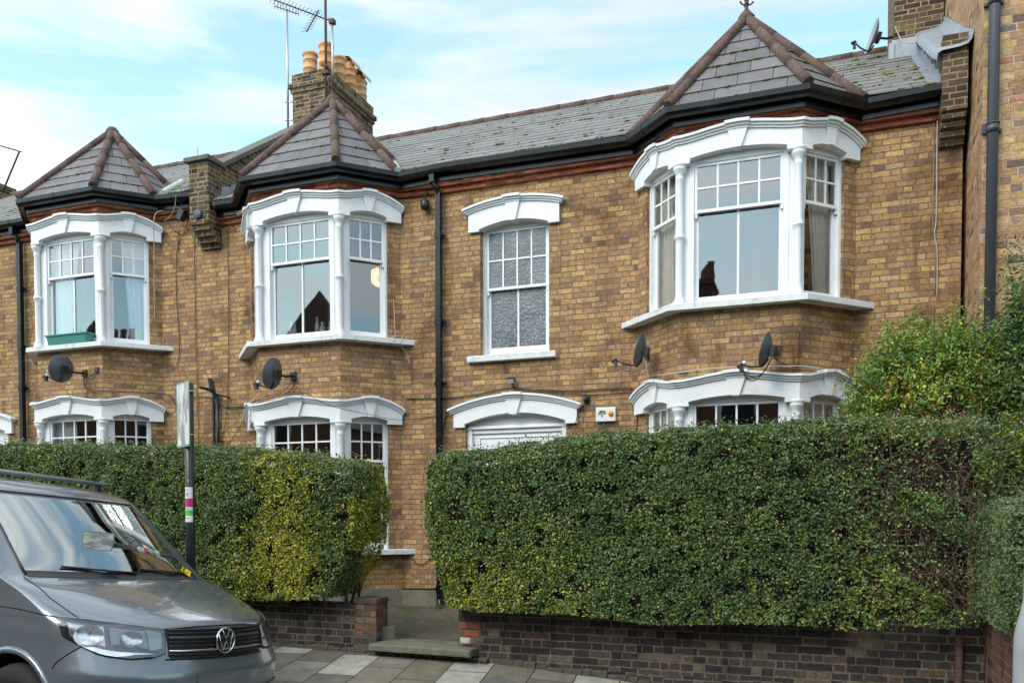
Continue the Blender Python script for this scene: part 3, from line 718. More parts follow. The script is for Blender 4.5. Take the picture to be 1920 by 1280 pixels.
mesh_obj('door_frame', d, M_WHITE, dr, bevel=.004)
for x0 in (-4.62, -3.97):
    k = MB(); k.box((x0, .075, .5), (x0 + .60, .0985, 2.4)); lf = mesh_obj('door_leaf', k, M_SASH, dr, bevel=.004)
def text_mesh(name, s, size, mat, M, parent=None, depth=.002, align='CENTER'):
    cu = bpy.data.curves.new(name, 'FONT'); cu.body = s; cu.size = size; cu.extrude = depth; cu.align_x = align; cu.align_y = 'CENTER'
    o = bpy.data.objects.new(name, cu); COL.objects.link(o); bpy.context.view_layer.update()
    me = bpy.data.meshes.new_from_object(o); bpy.data.objects.remove(o); me.transform(M); me.materials.clear(); me.materials.append(mat)
    q = bpy.data.objects.new(name, me); COL.objects.link(q)
    if parent is not None:
        og = ORIG.get(parent.name, (0, 0, 0)); me.transform(Matrix.Translation((-og[0], -og[1], -og[2]))); q.parent = parent; ORIG[q.name] = og
    return q
RX = Matrix.Rotation(radians(90), 4, 'X')
text_mesh('house_number', '181-187', .095, M_BLKMATT, Matrix.Translation((-3.99, .094, 2.68)) @ RX, dr)
# plinth
m = MB(); m.box((XM + BW + .0, -.03, .2), (-4.74, .02, .655)); mesh_obj('plinth', m, M_CONC, HM); m = MB(); m.box((-3.26, -.03, .2), (XR - BW, .02, .655))
mesh_obj('plinth', m, M_CONC, HM); m = MB()
F, L, k = bay_frames(XM)[2]; ribbon(m, F, [0, L], [.2, .2], [.655, .655], -.02, .03, MT, -MT)
F, L, k = bay_frames(XM)[1]; ribbon(m, F, [0, L], [.2, .2], [.655, .655], -.02, .03, MT, MT)
mesh_obj('plinth', m, M_CONC, HM)
downpipe(HM, -5.10, .42, 6.18, joints=(.66, 2.4, 3.55, 4.4, 5.6), foot=True, mat=M_BLACK)

def party_pier(house, x0, x1, z0, ztop, dz=0., mat=M_BRICK_OLD):
    m = MB()
    m.box((x0, -.30, z0 + .30), (x1, .0, ztop))
    for k, (pr) in enumerate((.06, .13, .20, .26)): m.box((x0 + .002 * k, -pr, z0 + .075 * k), (x1 - .002 * k, .0, z0 + .075 * (k + 1)))
    return mesh_obj('party_wall_pier', m, mat, house)
party_pier(HM, PL0, PL1, 5.86, 7.10)
# parapet between the left and the middle house
def parapet(house, x0, x1, y1, rise, dz, cope_mat, name='party_wall'):
    m = MB(); zt = lambda y: 6.66 + dz + (y) * .695 + rise
    ys = [0.0, y1]
    m.quad((x1, 0, 6.0), (x1, y1, 6.0), (x1, y1, zt(y1)), (x1, 0, zt(0))); m.quad((x0, y1, 6.0), (x0, 0, 6.0), (x0, 0, zt(0)), (x0, y1, zt(y1)))
    m.quad((x0, 0, 6.0), (x1, 0, 6.0), (x1, 0, zt(0)), (x0, 0, zt(0)))
    mesh_obj(name, m, M_BRICK_OLD, house)
    if cope_mat:
        c = MB(); a, b = x0 - .05, x1 + .05
        P = [(a, -.02, zt(0)), (b, -.02, zt(0)), (b, y1, zt(y1)), (a, y1, zt(y1))]; Q = [(p[0], p[1], p[2] + .075) for p in P]
        c.quad(*Q); c.quad(*P[::-1])
        for k in range(4): c.quad(P[k], P[(k + 1) % 4], Q[(k + 1) % 4], Q[k])
        mesh_obj('coping', c, cope_mat, house)
parapet(HM, PL0 + .05, PL1 - .03, 3.2, .42, 0, M_COPE)
m = MB(); m.box((PL0 - .06, -.36, 7.10), (PL1 + .05, .03, 7.17)); mesh_obj('coping', m, M_COPE, HM, bevel=.01)
m = MB(); m.box((-9.06, -.34, 7.17), (-9.035, -.32, 7.30)); mesh_obj('bracket_stub', m, M_METAL, HM)
# stepped lead flashing up the party wall, and lead at the right-hand pier
def flashing(house, x, y0, y1, side, n=11, up=.11, dz=0.):
    m = MB()
    for k in range(n):
        a = y0 + (y1 - y0) * k / n; b = y0 + (y1 - y0) * (k + 1) / n + .01; z = zroof(a, dz)
        h = up + .03 * (k % 2)
        m.quad((x, a, z), (x, b, zroof(b, dz)), (x, b, zroof(b, dz) + h * .55), (x, a, z + h))
        m.quad((x, a, z + .02), (x + side * .13, a, z + .02), (x + side * .13, b, zroof(b, dz) + .02), (x, b, zroof(b, dz) + .02))
    mesh_obj('lead_flashing', m, M_LEAD, house)
flashing(HM, PL1 - .025, -.2, 3., 1, n=14)
flashing(HM, 1.16, -.22, 2.3, -1, n=12)
party_pier(HM, 1.165, 1.42, 5.88, 7.0)
m = MB(); m.box((1.165, .2, 5.9), (1.42, .25, 6.4)); 
zt = lambda y: 7.0 + y * .60
m.quad((1.165, 2.3, 6.2), (1.165, 0, 6.2), (1.165, 0, zt(0)), (1.165, 2.3, zt(2.3))); m.quad((1.42, 0, 6.2), (1.42, 2.3, 6.2), (1.42, 2.3, zt(2.3)), (1.42, 0, zt(0)))
mesh_obj('party_wall', m, M_BRICK_OLD, HM)
m = MB(); prof = [(1.10, -.10), (1.11, .0), (1.15, .025), (1.33, .035), (1.41, .055), (1.445, .10), (1.462, .17)]
for k in range(5):
    ya = -.36 + k * .54; yb = ya + .545; za = zt(max(ya, -.3)) + .004 * k
    m.grid([[(x, ya, za + z) for x, z in prof], [(x, yb, zt(yb) + z + .004 * k) for x, z in prof]])
    m.grid([[(x, ya, za + z - .03) for x, z in prof], [(x, ya, za + z) for x, z in prof]])
mesh_obj('lead_capping', m, M_LEAD, HM)
# chimneys
def stack(house, x0, x1, y0, y1, z0, z1, pots, name='chimney'):
    m = MB(); m.box((x0, y0, z0), (x1, y1, z1 - .34))
    m.box((x0 - .03, y0 - .03, z1 - .34), (x1 + .03, y1 + .03, z1 - .26)); m.box((x0 - .06, y0 - .06, z1 - .26), (x1 + .06, y1 + .06, z1 - .18)); m.box((x0 - .01, y0 - .01, z1 - .18), (x1 + .01, y1 + .01, z1))
    c = mesh_obj(name, m, M_BRICK_OLD, house)
    f = MB(); f.box((x0 + .03, y0 + .03, z1), (x1 - .03, y1 - .03, z1 + .03)); mesh_obj('flaunching', f, M_COPE, c)
    chimney_pots(c, pots, z1 + .01); return c
ch = stack(HM, -9.60, -8.80, 2.98, 4.62, 7.6, 10.06, [(-9.36, 3.22, .47, .135, M_POT2, 0), (-8.99, 3.20, .56, .135, M_POT, 0), (-9.36, 3.75, .47, .125, M_POT, 0), (-8.97, 3.62, .52, .13, M_POT2, 0), (-8.97, 4.02, .50, .125, M_POT, 1), (-8.97, 4.43, .45, .125, M_POT2, 1)])

# ------------------------------------------------------------------ left house
HL = house_root('terraced_house', 'yellow brick terraced house at the left with a green planter on its bay sill', -12.6)
DZ = .213
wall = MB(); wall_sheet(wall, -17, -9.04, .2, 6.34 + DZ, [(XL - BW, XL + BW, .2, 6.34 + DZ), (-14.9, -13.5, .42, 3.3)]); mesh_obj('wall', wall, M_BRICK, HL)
bay(HL, XL, DZ, .0)
roof(HL, -17, PL0 + .05, DZ, 330, lambda: random.choice((random.uniform(-16, -9.3), random.uniform(-10, -9.3), random.uniform(-15.5, -12.9))))
turret(HL, XL, DZ, 0)
eaves(HL, [(-17, 0)] + bay_path(XL) + [(-9.22, 0)], [0, 0, 0, 0, 0, -.04], DZ, [0, .01, .03, .03, .01, 0])
m = MB(); c3 = -14.25
lintel(m, FW, c3 - .895, c3 + .895, c3 - .732, c3 + .732, 2.925 + .22, 3.19, 3.31, lambda u: 3.40 + .18 * (1 - ((u - c3) / .965) ** 2), key=(c3, .27, .10, 3.29), ends=(.07, .07), mould=.082, ob=.055)
mesh_obj('lintel', m, M_WHITE, HL)
m = MB(); m.box((-14.98, .10, .42), (-13.52, .14, 3.33)); mesh_obj('door', m, M_WHITE, HL)
downpipe(HL, -13.04, .4, 6.38, joints=(2.4, 3.9, 4.6, 5.6), mat=M_BLACK)
# white mortar fillet in the valley beside the left bay's roof
m = MB(); a = Vector((XL + BW + .26, -.24, 6.53 + DZ)); b = Vector((XL + BW - .02, .50, 7.0 + DZ))
for k in range(7):
    p = a.lerp(b, k / 7); q = a.lerp(b, (k + 1.05) / 7); m.tube([tuple(p), tuple(q)], [.055, .062], 7)
mesh_obj('mortar_fillet', m, M_MORTAR, HL)
m = MB(); a = Vector((XM + BW + .10, -.26, 6.50)); b = Vector((XM + BW - .2, .2, 6.80))
for k in range(4):
    p = a.lerp(b, k / 4); q = a.lerp(b, (k + 1.05) / 4); m.tube([tuple(p), tuple(q)], [.05, .055], 7)
mesh_obj('mortar_fillet', m, M_MORTAR, HM)
# interior shells, rear and side walls
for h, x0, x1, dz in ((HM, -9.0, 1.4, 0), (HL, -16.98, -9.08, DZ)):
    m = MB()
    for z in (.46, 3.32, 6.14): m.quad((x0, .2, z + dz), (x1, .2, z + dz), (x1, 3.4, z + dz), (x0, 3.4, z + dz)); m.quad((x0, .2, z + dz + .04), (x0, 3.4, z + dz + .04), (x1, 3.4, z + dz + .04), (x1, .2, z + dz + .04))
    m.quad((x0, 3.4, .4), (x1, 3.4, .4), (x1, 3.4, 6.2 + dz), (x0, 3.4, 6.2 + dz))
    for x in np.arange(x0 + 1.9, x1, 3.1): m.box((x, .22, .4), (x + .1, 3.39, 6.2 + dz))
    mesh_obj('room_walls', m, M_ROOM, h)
    m = MB(); m.quad((x1, 7, .2), (x0, 7, .2), (x0, 7, 6.2 + dz), (x1, 7, 6.2 + dz))
    for x in (x0, x1): m.quad((x, .2, .2), (x, 7, .2), (x, 7, 6.1 + dz), (x, RY, zroof(RY, dz) - .05), (x, .0, 6.5 + dz))
    mesh_obj('rear_wall', m, M_BACKB, h)

# ------------------------------------------------------------------ tall building on the right
TB = thing('tall_brick_building', 'tall pale brick building at the right edge, standing forward of the terrace', 'building', (5, -.94, -.1))
m = MB(); Y0 = -.94
m.quad((1.47, Y0, -.5), (9.5, Y0, -.5), (9.5, Y0, 15), (1.47, Y0, 15)); m.quad((1.47, 9, -.5), (1.47, Y0, -.5), (1.47, Y0, 15), (1.47, 9, 15)); m.quad((9.5, Y0, -.5), (9.5, 9, -.5), (9.5, 9, 15), (9.5, Y0, 15)); m.quad((9.5, 9, -.5), (1.47, 9, -.5), (1.47, 9, 15), (9.5, 9, 15)); m.quad((1.47, Y0, 15), (9.5, Y0, 15), (9.5, 9, 15), (1.47, 9, 15))
mesh_obj('wall', m, M_BRICK_TALL, TB)
downpipe(TB, 1.555, .2, 14.5, y=Y0 - .075, r=.053, swan=False, square=False, joints=(1.5, 3.6, 5.62, 6.9, 8.6, 11), mat=M_PIPEG)
m = MB(); m.box((.83, 2.25, 7.7), (1.455, 3.7, 14)); m.box((.79, 2.2, 12.2), (1.458, 3.75, 12.4)); stk = mesh_obj('chimney', m, M_BRICK_OLD, TB)
m = MB(); m.box((.80, 2.18, 8.02), (1.456, 2.249, 8.30)); m.box((.76, 2.15, 8.0), (.829, 2.9, 8.25)); mesh_obj('lead_apron', m, M_LEAD, TB)
m = MB(); m.tube([(1.36, 2.21, 8.9), (1.36, 2.21, 14)], .035, 8); mesh_obj('downpipe', m, M_BLKMATT, TB)

# ================================================================== GARDEN WALLS, STEP
def garden_wall(name, x0, x1, ztop, y0, y1, label, mat, pier=None, cap=True, pmat=None):
    T = thing(name, label, 'wall', ((x0 + x1) / 2, y0, min(zwall(x0), zwall(x1)) - .1), group='front garden walls')
    a, b = x0, x1
    if pier: (a, b) = (x0, pier[0]) if pier[0] > (x0 + x1) / 2 else (pier[1], x1)
    m = MB(); z0 = min(zwall(a), zwall(b)) - .35; n = max(4, int((b - a) / .25)); xs_ = [a + (b - a) * k / n for k in range(n + 1)]; J = [random.uniform(-.006, .006) for _ in xs_]
    m.grid([[(x, y0 - .03 * (z == z0) + j * (z > z0), z) for x, j in zip(xs_, J)] for z in (z0, (z0 + ztop) / 2, ztop)] + [[(x, y1, ztop) for x in xs_], [(x, y1, z0) for x in xs_]], smooth=False)
    m.quad((a, y1, z0), (a, y0, z0), (a, y0, ztop), (a, y1, ztop)); m.quad((b, y0, z0), (b, y1, z0), (b, y1, ztop), (b, y0, ztop))
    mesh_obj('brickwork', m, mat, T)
    if pier:
        m = MB(); m.box((pier[0], y0 - .004, z0), (pier[1], y1 + .02, ztop)); mesh_obj('pier', m, pmat or M_BRICK_PIER, T, bevel=.008)
    if cap:
        c = MB(); lo, hi = (pier if pier else (a, b)); 
        c.box((lo - .0, y0 - .012, ztop), (hi + .012, y1 + .03, ztop + .075)); mesh_obj('coping', c, M_BRICK_PIER, T, bevel=.018)
    return T
WY = -3.2
garden_wall('garden_wall', -16, -4.36, .77, WY, WY + .225, 'low blue-black brick wall under the hedge, ending in a weathered pier left of the gateway', M_BRICK_DARK, pier=(-4.62, -4.36))
garden_wall('garden_wall', -3.43, 1.22, .86, WY, WY + .225, 'low blue-black brick wall with pale mortar right of the gateway', M_BRICK_DARK, pier=(-3.43, -3.18), cap=False)
T = thing('garden_wall', 'red-brown brick garden wall behind the grey post at the right edge', 'wall', (1.22, -3.8, -.2), group='front garden walls')
m = MB(); m.box((1.225, -4.75, -.6), (1.45, WY + .3, .86)); mesh_obj('brickwork', m, M_BRICK_GDN, T)
m = MB(); m.tube([(1.03, WY - .03, -.2), (1.03, WY - .03, .72)], .030, 8)
solo('drain_pipe', m, M_RUST, 'rusty upright pipe against the dark wall near the corner', 'pipe')
# loose bricks of other colours in the pier by the gateway
m = MB(); m.box((-3.425, WY - .010, .575), (-3.33, WY + .02, .635)); m.box((-3.28, WY - .010, .575), (-3.19, WY + .02, .635)); m.box((-3.36, WY - .0105, .50), (-3.20, WY + .02, .56))
p_ = [o for o in bpy.data.objects if o.name.startswith('brickwork')][1].parent
mesh_obj('red_bricks', m, M_REDB if 'M_REDB' in globals() else simple('bright_red_brick', (.30, .085, .05), .9, var=.3, vs=25, bump=.006), p_, bevel=.006)
m = MB(); m.box((-3.41, WY - .010, .425), (-3.30, WY + .02, .485)); mesh_obj('white_painted_brick', m, simple('flaking_white_paint', (.50, .48, .42), .8, var=.2, vs=30, dirt=((.08, .05, .04), 1.), ds=14), p_, bevel=.006)
# step slab with its rough footing
T = thing('stone_step', 'mossy green stone step in the gateway', 'step', (-3.8, -3.3, .2))
m = MB(); m.prism([(-4.37, -3.36), (-3.22, -3.40), (-3.20, -2.93), (-4.10, -2.85), (-4.33, -2.99)], .318, .392); mesh_obj('slab', m, M_STEP, T, bevel=.014)
m = MB(); x = -4.42
while x < -3.1:
    w_ = random.uniform(.10, .19); m.box((x, -3.27 + random.uniform(-.02, .02), .1), (x + w_ - .012, -3.0, .312 - random.uniform(0, .02))); x += w_
mesh_obj('footing', m, M_BRICK_DARK, T, bevel=.01)
m = MB(); P = [Vector((-4.50, -3.10, .40)), Vector((-4.27, -2.96, .40))]
d = (P[1] - P[0]).normalized(); n_ = Vector((d.y, -d.x, 0)) * .06
m.prism([tuple(P[0] + n_)[:2], tuple(P[1] + n_)[:2], tuple(P[1] - n_)[:2], tuple(P[0] - n_)[:2]], .36, .53)
solo('edging_kerb', m, M_STEP, 'mossy edging stone beside the path behind the left pier', 'edging', bevel=.012)
# manhole
m = MB(); cx, cy = -2.80, -3.72; zz = zwall(-2.8) * .78 + .035
def zpv(x, y):
    t = (y - KY - .15) / (-3.1 - KY - .15); k, w_ = zkerb(x), zwall(x); mid = (k + w_) / 2
    return k + (mid - k) * t * 2 if t < .5 else mid + (w_ - mid) * (t - .5) * 2
m.v = [(cx + r * cos(a), cy + r * .9 * sin(a), zpv(cx + r * cos(a), cy + r * .9 * sin(a)) + h) for r, h in ((.17, .003), (.165, .010), (.02, .010)) for a in [2 * pi * k / 28 for k in range(28)]]
for a in range(2):
    for b in range(28): m.f.append((a * 28 + b, a * 28 + (b + 1) % 28, (a + 1) * 28 + (b + 1) % 28, (a + 1) * 28 + b)); m.sm.append(False)
m.f.append(tuple(range(56, 84))); m.sm.append(False)
solo('manhole_cover', m, simple('iron_cover', (.15, .145, .13), .7, .3, var=.4, vs=60, bump=.01, bs=90), 'round grey iron cover set in the paving below the dark wall', 'manhole cover')
# rough mortar and rubble foot where wall meets pavement
m = MB(); x = -8.
while x < 1.2:
    if not (-4.42 < x < -3.12):
        w_ = random.uniform(.07, .2); h = random.uniform(.005, .04); z = zwall(x)
        m.box((x, WY - random.uniform(.02, .05), z - .06), (x + w_, WY + .02, z + h))
    else: w_ = .1
    x += w_
o = struct('wall_footing_rubble', m, simple('dirty_mortar', (.085, .075, .06), .95, var=.4, vs=20, bump=.01), kind='stuff', bevel=.012)

# ================================================================== LEAVES
def leaf_mesh(name, P, N, size, colr, mat, parent=None, spread=.9, ratio=.62, tilt=None):
    """P positions, N preferred normals, size array, colr array (n,3): one folded leaf each"""
    n = len(P); R = np.random.normal(size=(n, 3)); d = N + R * spread; d /= np.linalg.norm(d, axis=1)[:, None]
    t = np.cross(d, np.random.normal(size=(n, 3))); t /= np.linalg.norm(t, axis=1)[:, None]; b = np.cross(d, t)
    s = size[:, None]; w = s * ratio * .5; h = s * .5
    a0 = P - t * h; a1 = P + t * h; c = P + d * s * -.06
    b0 = P + b * w + t * h * .1 + d * s * .10; b1 = P - b * w + t * h * .1 + d * s * .10
    V = np.stack([a0, b1, a1, b0, c], 1).reshape(-1, 3)
    me = bpy.data.meshes.new(name); me.vertices.add(n * 5); me.vertices.foreach_set('co', V.astype(np.float32).ravel())
    base = np.arange(n)[:, None] * 5
    Fi = np.stack([base + [0, 1, 4], base + [1, 2, 4], base + [2, 3, 4], base + [3, 0, 4]], 1).reshape(-1, 3)
    me.loops.add(Fi.size); me.loops.foreach_set('vertex_index', Fi.ravel().astype(np.int32))
    me.polygons.add(len(Fi)); me.polygons.foreach_set('loop_start', (np.arange(len(Fi)) * 3).astype(np.int32)); me.polygons.foreach_set('loop_total', np.full(len(Fi), 3, np.int32))
    me.update(); ca = me.color_attributes.new('Col', 'FLOAT_COLOR', 'POINT')
    C4 = np.repeat(np.concatenate([colr, np.ones((n, 1))], 1), 5, axis=0); ca.data.foreach_set('color', C4.astype(np.float32).ravel())
    me.materials.append(mat); o = bpy.data.objects.new(name, me); COL.objects.link(o)
    if parent is not None:
        og = ORIG[parent.name]; me.transform(Matrix.Translation((-og[0], -og[1], -og[2]))); o.parent = parent
    return o
def nz3(P, s, off=0.):
    return np.array([noise.noise(Vector((p[0] * s + off, p[1] * s, p[2] * s))) for p in P])
GREENS = np.array([(.042, .090, .030), (.078, .148, .040), (.125, .205, .052), (.19, .265, .070), (.26, .32, .11)])
YELS = np.array([(.46, .46, .04), (.62, .54, .05), (.66, .50, .08), (.32, .40, .045)])
def leafcols(P, yel, dark=None, warm=.0):
    n = len(P); v = np.clip(np.random.beta(2, 2.6, n) + .35 * nz3(P, 2.2), 0, .999) * (len(GREENS) - 1)
    i = v.astype(int); f = (v - i)[:, None]; c = GREENS[i] * (1 - f) + GREENS[np.minimum(i + 1, 4)] * f
    y = np.random.rand(n) < yel; c[y] = YELS[np.random.randint(0, 4, y.sum())] * np.random.uniform(.6, 1.1, (y.sum(), 1))
    if warm: q = np.random.rand(n) < warm; c[q] = np.array((.16, .07, .03)) * np.random.uniform(.6, 1.4, (q.sum(), 1))
    return c
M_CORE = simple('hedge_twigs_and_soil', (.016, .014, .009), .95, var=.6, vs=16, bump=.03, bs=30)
def hedge(name, label, X0, X1, Yf, Yb, zb, zt, n, yelf, size=.032, endL=None, endR=None, dens=None, corein=.11, loc=None, pale=0., core_in=None):
    T = thing(name, label, 'hedge', loc or ((X0 + X1) / 2, (Yf + Yb) / 2, float(zb(np.array([(X0 + X1) / 2]))[0])), group='clipped privet hedges')
    eL = endL or (lambda z: z * 0 + X0); eR = endR or (lambda z: z * 0 + X1)
    m = n; u = np.random.rand(m); v = np.random.rand(m); k = np.random.rand(m)
    H = float(np.mean(zt(np.linspace(X0, X1, 9)) - zb(np.linspace(X0, X1, 9)))); Lx = X1 - X0; D = Yb - Yf
    ar = np.array([Lx * H * 1.0, Lx * D * 1.3, Lx * H * .25, D * H, D * H]); ar = np.cumsum(ar / ar.sum())
    side = np.searchsorted(ar, k)
    x = X0 + u * Lx; P = np.zeros((m, 3)); N = np.zeros((m, 3))
    zt_, zb_ = zt(x), zb(x)
    f = side == 0; P[f] = np.stack([x, np.full(m, Yf), zb_ + v * (zt_ - zb_)], 1)[f]; N[f] = (0, -1, .25)
    f = side == 1; P[f] = np.stack([x, Yf + v * D, zt_], 1)[f]; N[f] = (0, -.1, 1)
    f = side == 2; P[f] = np.stack([x, np.full(m, Yb), zb_ + v * (zt_ - zb_)], 1)[f]; N[f] = (0, 1, .25)
    for s_, xx, nx_ in ((3, X0, -1), (4, X1, 1)):
        f = side == s_; a = zb(np.full(m, xx)); b = zt(np.full(m, xx)); P[f] = np.stack([np.full(m, xx), Yf + u * D, a + v * (b - a)], 1)[f]; N[f] = (nx_, 0, .2)
    # squeeze ends to their profile and round the long edges
    lo, hi = eL(P[:, 2]), eR(P[:, 2]); t = (P[:, 0] - X0) / Lx; P[:, 0] = lo + t * (hi - lo)
    R = .16
    yc = (Yf + Yb) / 2; hy = D / 2; tz = zt(P[:, 0])
    dy = np.maximum(np.abs(P[:, 1] - yc) - (hy - R), 0); dz = np.maximum(P[:, 2] - (tz - R), 0); q = np.sqrt(dy ** 2 + dz ** 2); o = (q > R) & (dy > 0) & (dz > 0)
    sc = R / np.maximum(q, 1e-6)
    P[o, 1] = yc + np.sign(P[o, 1] - yc) * (hy - R + dy[o] * sc[o]); P[o, 2] = tz[o] - R + dz[o] * sc[o]
    for en, sg in ((lo, -1), (hi, 1)):
        dx = np.maximum(sg * (P[:, 0] - en) + R, 0); dz = np.maximum(P[:, 2] - (tz - R), 0); q = np.sqrt(dx ** 2 + dz ** 2); o = (q > R) & (dx > 0) & (dz > 0); sc = R / np.maximum(q, 1e-6)
        P[o, 0] = en[o] - sg * (R - dx[o] * sc[o]); P[o, 2] = tz[o] - R + dz[o] * sc[o]
        dx = np.maximum(sg * (P[:, 0] - en) + R, 0); dy = np.maximum(np.abs(P[:, 1] - yc) - (hy - R), 0); q = np.sqrt(dx ** 2 + dy ** 2); o = (q > R) & (dx > 0) & (dy > 0); sc = R / np.maximum(q, 1e-6)
        P[o, 0] = en[o] - sg * (R - dx[o] * sc[o]); P[o, 1] = yc + np.sign(P[o, 1] - yc) * (hy - R + dy[o] * sc[o])
    lump = nz3(P, 1.9) * .04 + nz3(P, 5.) * .045
    Nn = N / np.linalg.norm(N, axis=1)[:, None]
    depth = np.random.exponential(.032, m); depth = np.where(np.random.rand(m) < .03, -np.random.uniform(.01, .07, m), depth)
    P = P + Nn * (lump - np.minimum(depth, .16))[:, None]
    if dens is not None: keep = np.random.rand(m) < dens(P); P, Nn = P[keep], Nn[keep]
    # small gaps between clumps
    g = nz3(P, 8., 5.) > .27; keep = ~(g & (np.random.rand(len(P)) < .85)); P, Nn = P[keep], Nn[keep]
    C = leafcols(P, yelf(P), warm=.012)
    pl = np.clip(pale + .75 * sig((P[:, 2] - (zt(P[:, 0]) - .07)) * 40), 0, .9) * np.random.rand(len(P)); C = C * (1 - pl[:, None]) + np.array((.23, .27, .16)) * pl[:, None]  # sky light on the hedge top painted into its uppermost leaves
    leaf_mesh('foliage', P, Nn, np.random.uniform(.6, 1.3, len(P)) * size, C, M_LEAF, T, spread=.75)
    # woody core
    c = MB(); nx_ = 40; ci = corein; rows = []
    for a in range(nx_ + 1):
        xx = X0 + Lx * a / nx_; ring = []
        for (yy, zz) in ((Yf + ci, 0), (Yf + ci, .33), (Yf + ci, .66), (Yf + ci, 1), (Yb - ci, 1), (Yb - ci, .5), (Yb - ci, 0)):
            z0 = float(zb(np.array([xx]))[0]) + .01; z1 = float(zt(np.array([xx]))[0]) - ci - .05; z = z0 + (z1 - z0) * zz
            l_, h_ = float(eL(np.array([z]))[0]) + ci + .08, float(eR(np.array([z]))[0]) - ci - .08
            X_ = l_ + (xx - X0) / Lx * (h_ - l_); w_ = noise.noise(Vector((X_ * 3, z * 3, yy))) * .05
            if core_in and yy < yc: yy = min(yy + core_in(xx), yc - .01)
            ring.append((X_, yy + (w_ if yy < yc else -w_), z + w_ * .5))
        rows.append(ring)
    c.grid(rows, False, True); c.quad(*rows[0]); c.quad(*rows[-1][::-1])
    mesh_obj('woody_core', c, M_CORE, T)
    # stems and twigs
    for _ in range(int(Lx * 3.2)):
        tw = MB(); xx = random.uniform(X0 + .2, X1 - .2); z0 = float(zb(np.array([xx]))[0]) - .02; y = random.uniform(Yf + .15, Yb - .15); pts = [(xx, y, z0 - .05)]
        for k in range(4): xx += random.uniform(-.07, .07); y += random.uniform(-.06, .04); pts.append((xx, y, z0 + .12 * (k + 1)))
        tw.tube(pts, [.017, .015, .012, .01, .006], 5); mesh_obj('stem', tw, M_TWIG, T)
    return T
def lin(xs_, zs_): return lambda x: np.interp(x, xs_, zs_)
def sig(v): return 1 / (1 + np.exp(-v))
nL = lambda P: nz3(P, 1.4, 3.)
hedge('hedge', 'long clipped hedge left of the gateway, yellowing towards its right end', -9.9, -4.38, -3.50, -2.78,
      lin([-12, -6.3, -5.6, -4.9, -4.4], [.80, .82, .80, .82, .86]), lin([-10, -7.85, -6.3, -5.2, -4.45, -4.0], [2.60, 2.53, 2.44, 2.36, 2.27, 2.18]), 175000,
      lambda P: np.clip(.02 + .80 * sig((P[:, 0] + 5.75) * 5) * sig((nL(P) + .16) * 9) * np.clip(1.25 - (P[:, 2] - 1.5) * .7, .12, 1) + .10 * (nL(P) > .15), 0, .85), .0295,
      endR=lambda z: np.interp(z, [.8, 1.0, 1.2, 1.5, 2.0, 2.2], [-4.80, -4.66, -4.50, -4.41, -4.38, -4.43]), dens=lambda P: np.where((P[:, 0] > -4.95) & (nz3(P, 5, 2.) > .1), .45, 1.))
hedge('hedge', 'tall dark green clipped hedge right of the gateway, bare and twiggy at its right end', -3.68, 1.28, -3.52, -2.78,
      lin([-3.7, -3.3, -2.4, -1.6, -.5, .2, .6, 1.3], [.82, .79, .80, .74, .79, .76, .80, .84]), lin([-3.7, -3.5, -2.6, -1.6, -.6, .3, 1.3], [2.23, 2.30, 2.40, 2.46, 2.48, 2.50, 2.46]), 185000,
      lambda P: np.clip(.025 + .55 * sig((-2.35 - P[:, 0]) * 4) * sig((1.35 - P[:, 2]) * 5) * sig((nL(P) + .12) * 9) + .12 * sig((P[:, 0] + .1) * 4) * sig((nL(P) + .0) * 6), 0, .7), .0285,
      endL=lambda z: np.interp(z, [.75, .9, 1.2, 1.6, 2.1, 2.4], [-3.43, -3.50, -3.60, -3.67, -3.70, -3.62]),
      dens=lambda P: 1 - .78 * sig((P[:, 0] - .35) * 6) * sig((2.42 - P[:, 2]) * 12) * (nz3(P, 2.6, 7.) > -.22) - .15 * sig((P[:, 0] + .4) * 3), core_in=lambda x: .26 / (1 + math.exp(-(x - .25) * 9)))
# twiggy patch at the right end of that hedge
m = MB()
for _ in range(900):
    x = random.uniform(.05, 1.28); z = random.uniform(.85, 2.28); y = -3.44 + random.uniform(-.05, .30); pts = [(x, y, z)]; dx, dz = random.uniform(-.06, .06), random.uniform(-.03, .09)
    for k in range(4): x += dx + random.uniform(-.03, .03); z += dz + random.uniform(-.03, .03); y += random.uniform(-.025, .02); pts.append((x, y, z))
    m.tube(pts, [.0042, .0038, .003, .0025, .002], 4, cap=False)
o = struct('bare_twigs', m, simple('pale_bare_twigs', (.16, .10, .07), .9, var=.4, vs=12), kind='stuff')
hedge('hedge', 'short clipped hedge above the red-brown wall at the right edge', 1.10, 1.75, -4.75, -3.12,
      lin([1, 2], [.93, .92]), lin([1, 2], [1.78, 1.80]), 46000, lambda P: np.full(len(P), .04), .023, pale=.5)

